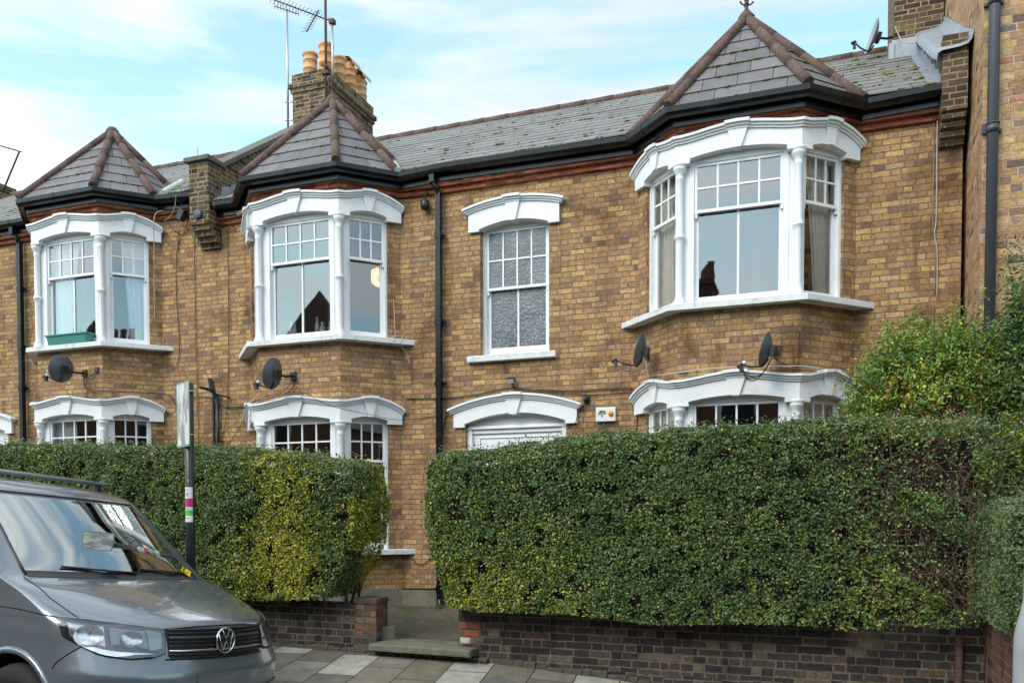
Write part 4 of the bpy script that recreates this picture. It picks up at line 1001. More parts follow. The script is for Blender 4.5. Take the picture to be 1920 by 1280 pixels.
# ---- shrubs behind the right-hand hedge
def shrub(name, label, centre, rad, n_shoots, per, size, yel, zbase, orange=0., spread=.9, mat=None, tipup=.5, clip=None):
    T = thing(name, label, 'shrub', (centre[0], centre[1], zbase)); Ps = []; Ns = []; tw = MB(); c = np.array(centre); r = np.array(rad)
    for _ in range(n_shoots):
        d = np.random.normal(size=3); d /= np.linalg.norm(d); d[2] = abs(d[2]) * .9 - .25 if random.random() < .8 else d[2]
        rr = random.uniform(.45, 1.0) ** .6 * (1 + .22 * noise.noise(Vector(d * 2.3 + c))); p = c + d * r * rr
        if clip is not None and not clip(p): continue
        dr = d * .7 + np.array((0, 0, tipup)) + np.random.normal(size=3) * .25; dr /= np.linalg.norm(dr); L = random.uniform(.14, .38)
        s = p - dr * L * .6; e = p + dr * L * .4
        if random.random() < .35: tw.tube([tuple(s), tuple((s + e) / 2 + np.random.normal(size=3) * .008), tuple(e)], [.004, .003, .0015], 4, cap=False)
        k = int(per * random.uniform(.6, 1.3)); t = np.random.rand(k)[:, None]; Ps.append(s + (e - s) * t + np.random.normal(size=(k, 3)) * size * .8); Ns.append(np.tile(d + np.array((0, 0, .5)), (k, 1)))
    P = np.concatenate(Ps); N = np.concatenate(Ns)
    C = leafcols(P, np.clip(yel + yel * 2.4 * (nz3(P, 1.7, 11.) > .12), 0, .8)); C[:, 1] *= 1.08
    if orange: q = (np.random.rand(len(P)) < orange * 3) & (nz3(P, 2.4, 31.) > .18); C[q] = np.array((.42, .20, .03)) * np.random.uniform(.7, 1.2, (q.sum(), 1))
    leaf_mesh('foliage', P, N, np.random.uniform(.6, 1.3, len(P)) * size, C, mat or M_LEAF, T, spread=spread, ratio=.45)
    for _ in range(16):
        e = c + np.random.normal(size=3) * r * .45; tw.tube([(centre[0] + random.uniform(-.2, .2), centre[1], zbase - .1), tuple((c + e) / 2 - np.array((0, 0, .3))), tuple(e)], [.022, .014, .005], 5)
    mesh_obj('twigs', tw, M_TWIG, T)['kind'] = 'stuff'; return T
GREENS = GREENS * np.array((1.35, 1.35, .95))
shrub('shrub', 'loose bright green shrub with yellow and orange leaves rising behind the right-hand hedge', (.98, -1.7, 2.92), (.80, .62, .90), 760, 32, .044, .09, .4, orange=.07)
GREENS = GREENS / np.array((1.35, 1.35, .95))
shrub('shrub', 'dark glossy evergreen at the right edge, taller than the bright shrub', (1.95, -2.05, 3.05), (.66, .6, 1.5), 760, 26, .05, .015, .4, mat=leafmat('glossy_leaves', .28), spread=.8)
shrub('shrub', 'mid green bush filling the corner between the two right-hand hedges', (1.45, -2.9, 1.95), (.50, .35, .75), 420, 26, .042, .06, .4)
# weeds
def weed(label, p, n, s, h):
    P = np.array(p) + np.random.normal(size=(n, 3)) * np.array((s, s * .7, h)); P[:, 2] = np.abs(P[:, 2] - p[2]) + p[2] + .005
    C = np.array((.06, .15, .02)) * np.random.uniform(.6, 1.5, (n, 1)); o = leaf_mesh('weed', P, np.tile((0, -.3, 1.), (n, 1)), np.random.uniform(.5, 1.2, n) * .02, C, M_LEAF, ratio=.4)
    o['label'] = label; o['category'] = 'weed'; o['group'] = 'weeds round the gateway'
weed('bright green weed at the foot of the black downpipe', (-5.0, -.3, .41), 300, .07, .03)
weed('spreading green weed on the path left of the downpipe foot', (-5.35, -.55, .41), 420, .11, .025)
weed('small weed on the path by the plinth', (-6.0, -.35, .41), 160, .06, .02)
weed('small weed beside the edging stone at the step', (-4.22, -2.85, .41), 200, .05, .02)
weed('fern-like weed growing from the dark wall behind the van', (-5.55, WY - .06, .72), 420, .045, .10)
weed('tiny weed rooted in the face of the dark wall', at(1015, 1188, WY - .02), 70, .02, .02)
weed('leafy weed on top of the dark wall in the right-hand corner', at(1812, 1165, WY - .05), 260, .05, .07)
# fallen leaves
P = []
for _ in range(150): x = random.uniform(-5.6, -3.4); y = random.uniform(-2.8, -.2); P.append((x, y, .40 + .012))
for _ in range(90): x = random.uniform(-6, -1.5); y = random.uniform(-4.9, -3.35); P.append((x, y, zpv(x, y) + .012))
P = np.array(P); C = np.array([(.50, .40, .14), (.42, .30, .10), (.52, .47, .28)])[np.random.randint(0, 3, len(P))] * np.random.uniform(.6, 1.1, (len(P), 1))
o = leaf_mesh('fallen_leaves', P, np.tile((0, 0, 1.), (len(P), 1)), np.random.uniform(.012, .032, len(P)), C, M_LEAF, spread=.25); o['kind'] = 'stuff'

# ================================================================== THINGS ON THE FACADE
def dish(label, centre, look, mount, lnb, r=.245, ry=.29, white_cap=True):
    """centre of the reflector, direction it looks, wall mount point, receiver point"""
    T = thing('satellite_dish', label, 'satellite dish', tuple(mount), group='satellite dishes')
    n = Vector(look).normalized(); X = Vector((0, 0, 1)).cross(n).normalized(); Yv = n.cross(X); c = Vector(centre)
    m = MB(); rows = []
    for k in range(7):
        q = k / 6; rows.append([tuple(c + X * (r * q * cos(a)) + Yv * (ry * q * sin(a)) + n * (.065 * (q * q - 1))) for a in [2 * pi * j / 32 for j in range(32)]])
    m.grid(rows[::-1], True, True)
    back = [[tuple(Vector(p) - n * .008) for p in rw] for rw in rows]; m.grid(back, True, True)
    m.grid([rows[-1], back[-1]], False, True, flip=True)
    mesh_obj('reflector', m, M_DISH, T)
    m = MB(); b = c - n * .075; M0 = Vector(mount)
    R3 = Matrix((X, Yv, n)).transposed().to_4x4(); 
    s = len(m.v); m.box((-.05, -.06, -.05), (.05, .06, .0)); m.xform(Matrix.Translation(b) @ R3, s)
    m.tube([tuple(b - n * .03), tuple((b + M0) / 2 + Vector((0, 0, -.02))), tuple(M0 + Vector((0, -.03, 0)))], .017, 8)
    s = len(m.v); m.box((-.045, -.028, -.055), (.045, 0.005, .055)); m.xform(Matrix.Translation(M0), s)
    mesh_obj('bracket', m, M_BLKMATT, T)
    m = MB(); L = Vector(lnb); bt = c - Yv * ry * .92 - n * .0
    m.tube([tuple(b - Yv * ry * .5), tuple(bt - n * .03), tuple(bt + (L - bt) * .5 - Vector((0, 0, .015))), tuple(L)], .011, 6); mesh_obj('arm', m, M_BLKMATT, T)
    m = MB(); d = (c - L).normalized(); m.tube([tuple(L - d * .05), tuple(L + d * .02)], .022, 10); m.box((L.x - .02, L.y - .022, L.z - .085), (L.x + .022, L.y + .02, L.z - .01)); q = mesh_obj('receiver', m, M_BLKMATT, T)
    if white_cap: w_ = MB(); w_.tube([tuple(L + d * .02), tuple(L + d * .055)], .026, 12); mesh_obj('receiver_cap', w_, M_PLASTW, q)
    return T
def A(px, py, Y): return at(px, py, Y)
dish('dark round dish below the left bay window, beside the black wall box', A(114, 691, -.98), (-.97, .15, .2), A(160, 700, -.63), A(86, 704, -.97), .205, .215)
dish('dark oval dish on the brick between the middle bay windows', A(510, 700, -.98), (-.97, .15, .2), A(551, 705, -.63), A(481, 718, -.97), .185, .22)
dish('dark dish seen edge-on at the left side of the right bay', A(1198, 657, -.52), (-.97, .05, .25), A(1216, 667, -.17), A(1154, 675, -.55), .185, .205, False)
dish('dark dish seen edge-on on the front of the right bay, cables looping under it', A(1433, 655, -.98), (-.97, .15, .25), A(1455, 657, -.64), A(1390, 684, -1.0), .185, .20)
dish('small grey dish up beside the roof ridge and the right-hand chimney', A(1634, 68, 2.35), (-.95, -.25, .3), A(1681, 70, 2.5), A(1602, 80, 2.1), .19, .24, False)
for o in [x for x in bpy.data.objects if x.name.startswith('reflector')][-1:]: o.data.materials[0] = simple('pale_grey_dish', (.26, .28, .30), .5)
# alarm box
T = thing('alarm_box', 'white burglar alarm box with an orange light beside the door arch', 'alarm', (-2.72, 0, 2.93))
a, b = at(1117, 764, -.06), at(1154, 789, -.06)
m = MB(); m.box((a[0], -.065, b[2]), (b[0], 0, a[2])); mesh_obj('case', m, M_PLASTW, T, bevel=.01)
m = MB(); cx, cz = a[0] + .205, (a[2] + b[2]) / 2 + .01
m.grid([[(cx + r_ * cos(t), -.064 - h, cz + r_ * sin(t)) for t in [2 * pi * k / 20 for k in range(20)]] for r_, h in ((.036, 0), (.035, .015), (.028, .03), (.015, .038), (.001, .04))], True, True); mesh_obj('lamp_lens', m, M_ORANGE, T)
gx_, gz_ = a[0] + .085, cz
m = MB()
for (dx, dz, rx, rz) in ((-.028, .012, .022, .014), (-.012, .032, .02, .01), (.02, .018, .03, .022), (.0, -.03, .012, .022), (.033, -.002, .016, .014)): m.v += []; m.quad(*[(gx_ + dx + rx * cos(t), -.0665, gz_ + dz + rz * sin(t)) for t in [2 * pi * k / 10 for k in range(10)]])
mesh_obj('globe_emblem', m, simple('emblem_blue_green', (.05, .13, .13), .5), T)
m = MB(); m.quad((gx_ - .06, -.0675, gz_ - .022), (gx_ + .062, -.0675, gz_ + .008), (gx_ + .062, -.0675, gz_ + .022), (gx_ - .06, -.0675, gz_ - .004)); mesh_obj('emblem_band', m, simple('emblem_yellow', (.48, .33, .05), .5), T)
# black dome sounder, small floodlight over the door
m = MB(); c = at(1098, 748, -.05); m.box((c[0] - .035, -.03, c[2] - .05), (c[0] + .045, 0, c[2] + .055)); m.grid([[(c[0] + r_ * cos(t), -.03 - h, c[2] + r_ * sin(t)) for t in [2 * pi * k / 16 for k in range(16)]] for r_, h in ((.036, 0), (.035, .03), (.025, .05), (.001, .055))], True, True)
solo('sensor', m, M_BLKMATT, 'small black sensor on the wall at the right tip of the door arch', 'sensor')
def flood(label, c, s, tilt, yaw=0, pole=None, drop=.06):
    T = thing('floodlight', label, 'floodlight', (c[0], c[1], c[2] - .1), group='floodlights on the facade'); M_ = Matrix.Translation(c) @ Matrix.Rotation(yaw, 4, 'Z') @ Matrix.Rotation(tilt, 4, 'X')
    m = MB(); m.box((-s, -.02, -s * .62), (s, .035, s * .62)); m.xform(M_); mesh_obj('housing', m, M_BLKMATT, T, bevel=.005)
    m = MB(); m.box((-s * .86, -.024, -s * .5), (s * .86, -.0205, s * .5)); m.xform(M_); mesh_obj('lens', m, simple('floodlight_glass', (.50, .53, .55), .25), T)
    m = MB(); m.tube([c, (c[0] + .01, c[1] + .05, c[2] - drop), (c[0] + .01, -.0, c[2] - drop - .02)], .012, 6); mesh_obj('bracket', m, M_BLKMATT, T)
    return T
flood('small black floodlight over the keystone of the door arch', at(958, 713, -.10), .055, radians(35))
flood('black floodlight on the wall beside the street sign, its lens facing left', at(396, 722, -.42), .135, radians(10), radians(-58), drop=.12)
m = MB(); a = at(407, 745, -.05); b = at(411, 850, -.05); m.tube([(a[0], -.05, a[2] + .05), (b[0], -.05, b[2] - .3)], .026, 8); m.tube([(a[0], -.05, a[2] + .04), (a[0] - .02, -.2, a[2] + .1), (a[0] - .06, -.38, a[2] + .12)], .022, 8)
solo('conduit', m, M_BLKMATT, 'thick black conduit under the floodlight beside the street sign', 'pipe')
m = MB(); a = at(399, 745, -.03); b = at(399, 850, -.03); m.box((a[0] - .014, -.03, b[2] - .3), (a[0] + .014, 0, a[2] + .1))
solo('conduit', m, M_BLKMATT, 'thin black strip conduit left of the thick one', 'pipe')
# lantern-like lump and floodlight under the eaves
m = MB(); c = at(797, 384, -.09); m.lathe((c[0], -.09, c[2] - .075), [(.02, 0), (.055, .015), (.068, .06), (.062, .12), (.03, .15), (.012, .16), (.012, .19)], 14); m.tube([(c[0], -.09, c[2] + .1), (c[0] + .01, -.06, c[2] + .2), (c[0] - .02, -.03, c[2] + .24)], .012, 6)
solo('eaves_junction', m, M_BLKMATT, 'black bell-shaped fitting hanging under the gutter left of the central downpipe', 'fitting')
m = MB(); c = at(369, 401, -.34); m.grid([[(c[0] + r_ * cos(t), -.335 - h, c[2] + r_ * sin(t)) for t in [2 * pi * k / 18 for k in range(18)]] for r_, h in ((.07, -.03), (.07, .0), (.055, .008), (.001, .01))], True, True)
solo('wall_sensor', m, simple('slate_blue_disc', (.06, .075, .095), .5), 'round dark disc on the corbelled party wall pier between the left bays', 'fitting')
m = MB(); c = at(341, 402, -.15); s = len(m.v); m.box((-.05, -.05, -.09), (.05, .05, .07)); m.xform(Matrix.Translation(c) @ Matrix.Rotation(.5, 4, 'Y'), s); m.tube([c, (c[0] - .06, -.05, c[2] + .15)], .014, 6)
solo('wall_lamp', m, M_BLKMATT, 'small black lamp under the eaves left of the party wall pier', 'lamp')
m = MB(); c = at(180, 693, -.66); m.box((c[0] - .035, -.66, c[2] - .045), (c[0] + .035, -.60, c[2] + .045)); solo('junction_box', m, M_PIPEG, 'small dark grey box on the left bay beside its dish', 'box', bevel=.006)
# ---- cables
def cable(label, pts, Y=-.02, r=.006, mat=None, n=1):
    P = [at(p[0], p[1], p[2] if len(p) > 2 else Y) for p in pts]
    Q = []
    for k in range(len(P) - 1):                       # Catmull-Rom through the points
        p0, p1, p2, p3 = [np.array(P[min(max(k + j, 0), len(P) - 1)]) for j in (-1, 0, 1, 2)]
        for t in np.linspace(0, 1, 6)[:-1]: Q.append(tuple(.5 * (2 * p1 + (p2 - p0) * t + (2 * p0 - 5 * p1 + 4 * p2 - p3) * t * t + (3 * p1 - p0 - 3 * p2 + p3) * t ** 3)))
    Q.append(P[-1]); m = MB(); m.tube(Q, r, 5)
    return solo('cable', m, mat or M_CABLE, label, 'cable', group='cables on the facade')
cable('black cable crossing the wall over the door arch', [(762, 747), (830, 747), (880, 742), (915, 735), (950, 728), (1000, 730), (1080, 733), (1130, 730), (1186, 728)], r=.008)
cable('second black cable sagging under the first, right of the door arch', [(965, 730), (1000, 734), (1060, 738), (1110, 740), (1160, 737), (1188, 729)])
cable('cable from the small floodlight down to the cable over the door', [(960, 718, -.05), (961, 724), (966, 730), (975, 733)], r=.005)
cable('black cable running down the right-hand end of the door arch', [(1098, 754, -.04), (1094, 760, -.04), (1084, 765, -.075), (1082, 780, -.075), (1079, 792, -.07), (1072, 794, -.03)], r=.005)
cable('cable hanging from the left tip of the door arch', [(842, 768, -.06), (836, 780), (832, 800), (829, 835)], r=.006)
cable('cable running down the corner left of the right bay', [(1190, 731, -.08), (1193, 745, -.07), (1194, 775), (1194, 805)], r=.006)
cable('pale pipe following the top of the right lower bay arch', [(1218, 705, -.22), (1260, 700, -.60), (1320, 692, -.66), (1400, 687, -.66), (1500, 687, -.65), (1560, 693, -.35), (1600, 700, -.06)], r=.009, mat=M_CABLEW)
cable('pale cable from the left edge-on dish down to the arch', [(1212, 675, -.2), (1212, 690, -.22), (1216, 702, -.24), (1224, 706, -.28)], r=.006, mat=M_CABLEW)
cable('thin pale cable hanging under the receiver of the left edge-on dish', [(1152, 680, -.75), (1152, 690, -.72), (1160, 696, -.65), (1175, 693, -.55), (1190, 686, -.45)], r=.004, mat=M_CABLEW)
cable('black cable looping under the dish of the right bay', [(1393, 690, -1.15), (1396, 703, -1.1), (1404, 712, -1.0), (1415, 713, -.95), (1426, 704, -.9), (1436, 690, -.85), (1445, 675, -.75), (1452, 664, -.68)], r=.006)
cable('second black loop under the dish of the right bay', [(1393, 692, -1.15), (1400, 702, -1.1), (1415, 707, -1.0), (1430, 699, -.9), (1438, 688, -.85), (1446, 674, -.75)], r=.005)
cable('black cable trailing right from the dish of the right bay', [(1450, 668, -.66), (1462, 678, -.66), (1480, 686, -.66), (1500, 688, -.66), (1545, 690, -.45), (1590, 697, -.08)], r=.007)
cable('black cable along the top of the middle lower bay arch', [(553, 708, -.66), (550, 725, -.66), (535, 738, -.68), (510, 745, -.70), (480, 752, -.70), (468, 763, -.4), (430, 763), (400, 762)], r=.007)
cable('second black cable along the middle lower arch', [(546, 710, -.66), (542, 722, -.67), (525, 737, -.70), (505, 742, -.72), (482, 749, -.72), (466, 760, -.5)], r=.005)
cable('thin black wire slung across the front of the middle lower arch', [(528, 736, -.80), (570, 736, -.82), (600, 752, -.84), (640, 766, -.84), (690, 776, -.55), (740, 786, -.15), (790, 784), (818, 778)], r=.004)
cable('black cable along the top of the left lower bay arch', [(157, 708, -.66), (158, 720, -.66), (166, 730, -.66), (200, 733, -.66), (250, 735, -.42), (290, 737, -.15), (316, 740), (325, 750), (332, 770), (332, 830)], r=.007)
cable('short black cable from the left dish to the junction box', [(152, 704, -.7), (165, 706, -.66), (175, 702, -.66), (180, 696, -.66)], r=.006)
cable('black cable dropping down the brickwork right of the left bay', [(338, 445), (331, 480), (331, 560), (337, 640), (333, 680), (322, 693)], r=.006)
cable('thin cable dropping from the eaves between left and middle bays', [(364, 440), (365, 500), (367, 600), (370, 720), (372, 830)], r=.005)
cable('second thin cable dropping from the eaves left of the middle bay', [(427, 430), (428, 520), (429, 620), (428, 700), (424, 780), (415, 830)], r=.005)
cable('black cable running level behind the floodlight pole', [(335, 745), (360, 746), (385, 744), (405, 752), (415, 762), (470, 763)], r=.006)
cable('black wire slanting down beside the floodlight pole', [(468, 768), (455, 790), (440, 815), (425, 832)], r=.005)
cable('pale wire coiled on the wall below the floodlight', [(395, 740), (410, 760), (432, 775), (440, 790), (425, 800), (410, 815)], r=.004, mat=M_CABLEW)
cable('white cable tangled over the right end of the middle bay sill', [(735, 440), (737, 540), (741, 628, -.3), (738, 640, -.05), (734, 665), (731, 710)], r=.005, mat=M_CABLEW)
cable('white cable lying over the middle bay sill and hanging free', [(737, 632, -.35), (748, 629, -.34), (757, 633, -.3), (751, 645, -.12), (762, 662, -.06), (768, 683, -.05)], r=.005, mat=M_CABLEW)
cable('white cables hanging from the gutter beside the left bay lintel', [(305, 395, -.3), (292, 400, -.4), (288, 420, -.45), (289, 460, -.35), (289, 540, -.3), (290, 600, -.3)], r=.006, mat=M_CABLEW)
cable('grey cable swinging from the gutter to the left bay lintel', [(330, 366, -.28), (328, 385, -.25), (322, 402, -.2), (308, 415, -.15)], r=.005, mat=M_CABLEW)
cable('second grey cable swinging from the gutter left of the pier', [(325, 368, -.28), (338, 380, -.2), (350, 395, -.15), (352, 410, -.05), (345, 440)], r=.005)
cable('black cable curling under the eaves left of the pier', [(315, 418), (325, 430), (340, 440), (352, 432), (345, 424), (335, 430), (334, 470)], r=.005)
cable('pale cable looping over the gutter left of the middle bay', [(402, 380, -.28), (401, 395, -.2), (402, 405, -.1), (408, 418, -.05), (425, 420, -.03), (438, 430)], r=.005, mat=M_CABLEW)
cable('pale cable hanging at the gutter elbow of the middle bay', [(452, 395, -.5), (445, 399, -.5), (447, 402, -.5), (458, 396, -.6), (462, 388, -.7)], r=.005, mat=M_CABLEW)
cable('pale cable running down the brickwork left of the right-hand pier', [(1759, 195, -.03), (1757, 260, -.03), (1756, 400), (1752, 440), (1757, 470), (1757, 560)], r=.008, mat=M_CABLEW)
cable('thin cable down the brickwork beside the pale one', [(1763, 175, -.2), (1752, 200, -.03), (1751, 300), (1749, 420), (1754, 450), (1752, 550)], r=.006, mat=simple('grey_cable', (.22, .2, .18), .6))
cable('black cable along the plinth line beside the gateway', [(672, 1104, -.03), (720, 1101, -.03), (755, 1103, -.03), (816, 1103, -.035)], r=.010)
cable('black cable hanging on the wall right of the lower bay sill', [(772, 1045), (780, 1055), (790, 1058), (800, 1052), (815, 1042)], r=.006)
cable('pale cable looped against the pot-side of the roof dish', [(1678, 50, 2.2), (1690, 75, 2.0), (1705, 82, 1.9), (1722, 78, 1.9)], r=.007, mat=M_CABLEW)
# planter
T = thing('planter_box', 'green plastic trough planter on the left bay sill', 'planter', (-11.2, -.7, 4.42))
m = MB(); x0, x1 = -11.70, -10.86
m.prism([(x0 + .03, -.74), (x1 - .03, -.74), (x1 - .03, -.60), (x0 + .03, -.60)], 4.415, 4.55, [(x0, -.755), (x1, -.755), (x1, -.585), (x0, -.585)]); mesh_obj('trough', m, M_GREEN, T, bevel=.006)
m = MB(); m.prism([(x0 - .02, -.77), (x1 + .02, -.77), (x1 + .02, -.57), (x0 - .02, -.57)], 4.55, 4.575); mesh_obj('rim', m, M_GREEN, T, bevel=.004)
# ---- aerials
def yagi(T, a, b, n, L, el=None, mat=None, vert=False):
    a, b = Vector(a), Vector(b); m = MB(); m.tube([tuple(a), tuple(b)], .013, 6); mesh_obj('boom', m, mat or M_RUST, T)
    d = (b - a).normalized(); s = d.cross(Vector((0, 0, 1))).normalized() if el is None else Vector(el).normalized()
    m = MB()
    for k in range(n):
        t = (k + .3) / n; c = a.lerp(b, t) + Vector((0, 0, .01)); l = L * (1 - .35 * t)
        m.tube([tuple(c - s * l), tuple(c + s * l)], .0045, 4)
    mesh_obj('elements', m, mat or M_RUST, T)
T = thing('tv_aerial', 'long television aerial on the silver mast left of the chimney', 'aerial', (-9.72, 3.1, 9.0))
b0 = at(538, 238, 3.05); b1 = at(538, 18, 3.05); m = MB(); m.tube([(b1[0], 3.05, b0[2] - .1), (b1[0], 3.05, b1[2])], .022, 8); mesh_obj('mast', m, M_METAL, T)
m = MB()
for py in (192, 226):
    q = at(538, py, 3.05); e = at(553, py - 2 + 4, 3.05); m.tube([(q[0] - .04, 3.05, q[2]), (q[0] + .05, 3.05, q[2]), (-9.59, 3.1, q[2] - .02)], .012, 5)
q = at(552, 205, 3.0); m.tube([(q[0] - .06, 3.04, at(0, 192, 3)[2] if 0 else at(545, 192, 3.05)[2]), (q[0] + .03, 3.0, q[2]), (q[0] - .06, 3.04, at(545, 226, 3.05)[2])], .010, 5)
mesh_obj('bracket', m, M_METAL, T)
yagi(T, at(508, -2, 2.6), at(626, 42, 3.6), 17, .16)
m = MB(); a1, a2 = Vector(at(515, 12, 2.65)), Vector(at(560, 27, 2.9)); m.tube([tuple(a1), tuple(a2)], .009, 5)
for k in range(9):
    c = a1.lerp(a2, k / 8); m.tube([tuple(c - Vector((0, 0, .05))), tuple(c + Vector((0, 0, .12)))], .005, 4)
mesh_obj('reflector_grid', m, M_RUST, T)
T = thing('tv_aerial', 'small slanting aerial crossing the long one above the chimney', 'aerial', at(600, 120, 3.2))
yagi(T, at(575, 60, 3.0), at(597, 20, 3.4), 8, .13)
T = thing('mast', 'rusty iron mast at the front corner of the chimney', 'mast', at(612, 130, 2.93), group='masts on the chimney')
p = at(611, 100, 2.93); m = MB(); m.tube([(p[0], 2.93, 9.25), (p[0], 2.93, 12.2)], .026, 8); mesh_obj('pole', m, M_RUST, T)
m = MB(); m.box((p[0] - .07, 2.88, 9.92), (p[0] + .07, 3.0, 9.97)); m.box((p[0] - .07, 2.88, 9.4), (p[0] + .07, 3.0, 9.45)); m.tube([(p[0] - .07, 2.89, 10.1), (p[0] + .07, 2.89, 10.02)], .03, 6); mesh_obj('clamps', m, M_RUST, T)
T = thing('mast', 'short silver mast right of the rusty one on the chimney', 'mast', at(624, 165, 2.9), group='masts on the chimney')
p = at(624, 165, 2.9); q = at(625, 40, 2.9); m = MB(); m.tube([(p[0], 2.9, p[2]), (p[0], 2.9, q[2])], .021, 8); mesh_obj('pole', m, M_METAL, T)
m = MB(); m.box((p[0] - .05, 2.85, q[2] - .05), (p[0] + .05, 2.95, q[2] + .03)); mesh_obj('clamps', m, M_RUST, T)
# far-left neighbour's chimney and aerial (its chimney mostly outside the frame)
T = thing('terraced_house', 'far left neighbour of which only a chimney corner and aerial stand above the roof', 'house', (-19.5, 2, .3), group='brick terraced houses')
m = MB(); m.box((-19.6, .02, .2), (-17.01, 7, 6.5)); mesh_obj('wall', m, M_BRICK, T)
m = MB(); m.box((-18.9, 2.6, 6.5), (-17.42, 3.5, 9.15)); m.box((-18.95, 2.55, 9.0), (-17.38, 3.55, 9.1)); mesh_obj('chimney', m, M_BRICK_OLD, T)
T = thing('tv_aerial', 'leaning rusty aerial at the far left edge above the roof', 'aerial', at(5, 362, 3))
m = MB(); m.tube([at(4, 362, 3), at(36, 285, 3)], .02, 6); mesh_obj('mast', m, M_RUST, T); yagi(T, at(-20, 268, 3), at(40, 285, 3), 6, .14)
# ---- curtains, lamp, glassware
def curtain(label, F, ut0, ut1, ub0, ub1, z0, z1, o=-.195, mat=None, amp=.016, wl=.075):
    m = MB(); rows = []; n = 40
    for k in range(12):
        t = k / 11; a = ub0 + (ut0 - ub0) * t ** 1.4; b = ub1 + (ut1 - ub1) * t ** 1.4; z = z0 + (z1 - z0) * t
        rows.append([F(a + (b - a) * j / n, o + amp * sin((ut0 + (ut1 - ut0) * j / n) * 2 * pi / wl + .6 * sin(t * 3)), z) for j in range(n + 1)])
    m.grid(rows, True); return solo('curtain', m, mat or M_CURT, label, 'curtain', group='curtains in the bay windows')
LS = sqrt(BP ** 2 + BA ** 2)
Fl, Fc, Fr = [x[0] for x in bay_frames(XR)]
curtain('cream curtain in the left side window of the upper right bay', Fl, LS - .70, LS - .38, LS - .70, LS - .30, 4.25, 5.95)
curtain('cream curtain gathered in the right side window of the upper right bay', Fr, .27, .66, .42, .66, 4.25, 5.95)
curtain('cream curtain in the left side window of the lower right bay', Fl, LS - .70, LS - .20, LS - .70, LS - .30, 1.3, 3.1)
curtain('cream curtain in the right side window of the lower right bay', Fr, .15, .66, .25, .66, 1.3, 3.1)
Fl, Fc, Fr = [x[0] for x in bay_frames(XL)]
curtain('pale net curtain in the front window of the upper left bay', Fc, .16, .75, .16, .55, 4.45, 6.2, mat=M_NET)
curtain('pale net curtain in the right side window of the upper left bay', Fr, .28, .66, .40, .66, 4.45, 6.2, mat=M_NET)
curtain('pale curtain behind the front window of the lower left bay', Fc, .16, .62, .16, .62, 1.5, 3.3, mat=M_NET)
Fl, Fc, Fr = [x[0] for x in bay_frames(XM)]
T = thing('lampshade', 'lit beaded drum lampshade seen through the right side of the upper middle bay', 'lamp', (0, 0, 0))
c = at(718, 520, .25); T.location = c; ORIG[T.name] = c
t_ = NT('lit_bead_shade'); vo = t_.n('ShaderNodeTexVoronoi'); vo.inputs['Scale'].default_value = 42; t_.l(t_.obj(), vo.inputs[0]); M_SHADE = t_.fin((.8, .6, .42), .5)
t_.put(t_.b.inputs['Emission Color'], t_.ramp(vo.outputs[0], [(.15, (1, .66, .36)), (.6, (.40, .20, .10))])); t_.b.inputs['Emission Strength'].default_value = 1.5
m = MB(); m.lathe((c[0], c[1], c[2] - .11), [(.13, 0), (.17, .03), (.175, .16), (.17, .2), (.13, .225)], 24); mesh_obj('shade', m, M_SHADE, T)
m = MB(); m.tube([(c[0], c[1], c[2] + .11), (c[0], c[1], 6.1)], .006, 5); mesh_obj('cord', m, M_PLASTW, T)
MG = simple('clear_glassware', (.42, .47, .50), .12, var=.2, vs=20)
for k, (u, h, r_, lb) in enumerate(((.40, .24, .045, 'wide clear glass jar left on the sill inside the upper middle bay'), (.46, .22, .03, 'slim clear vase beside the wide jar inside the upper middle bay'), (.84, .28, .035, 'tall clear decanter right of the centre bar inside the upper middle bay'), (.93, .2, .045, 'round clear glass jar right of the decanter inside the upper middle bay'), (1.05, .2, .03, 'slim clear glass at the right end of the sill inside the upper middle bay'))):
    p = Fc(u, -.24, 4.27); m = MB(); m.lathe(p, [(r_ * .8, 0), (r_, .02), (r_, h * .6), (r_ * .55, h * .72), (r_ * .5, h * .9), (r_ * .6, h)], 14); solo('glass_vessel', m, MG, lb, 'glassware', group='glassware on the bay sill')

# ================================================================== STREET THINGS
M_POLE = simple('black_post_paint', (.014, .015, .018), .35, var=.2, dirt=((.05, .05, .05), .4))
T = thing('street_sign', 'black signpost at the kerb with a weathered parking sign and band sticker', 'sign', (-5.22, -4.88, zkerb(-5.2)))
px_, py_ = at(357, 960, -4.88)[0], -4.88
m = MB(); zt_ = at(362, 718, py_)[2]; m.tube([(px_, py_, zkerb(px_) - .05), (px_, py_, 1.6), (px_, py_, zt_)], .040, 16); mesh_obj('post', m, M_POLE, T)
m = MB()
for y_ in (733, 815): z = at(362, y_, py_)[2]; m.tube([(px_, py_, z - .008), (px_, py_, z + .008)], .0435, 16)
mesh_obj('clips', m, M_METAL, T)
n = Vector((-.50, -.866, 0)).normalized(); tt = Vector((n.y, -n.x, 0)) * -1; c = Vector((px_, py_, at(350, 776, py_ - .05)[2])) + n * .05
tt = Vector((.866, -.5, 0))
tdir = Vector((-n.y, n.x, 0)); hw, hh = .165, .285
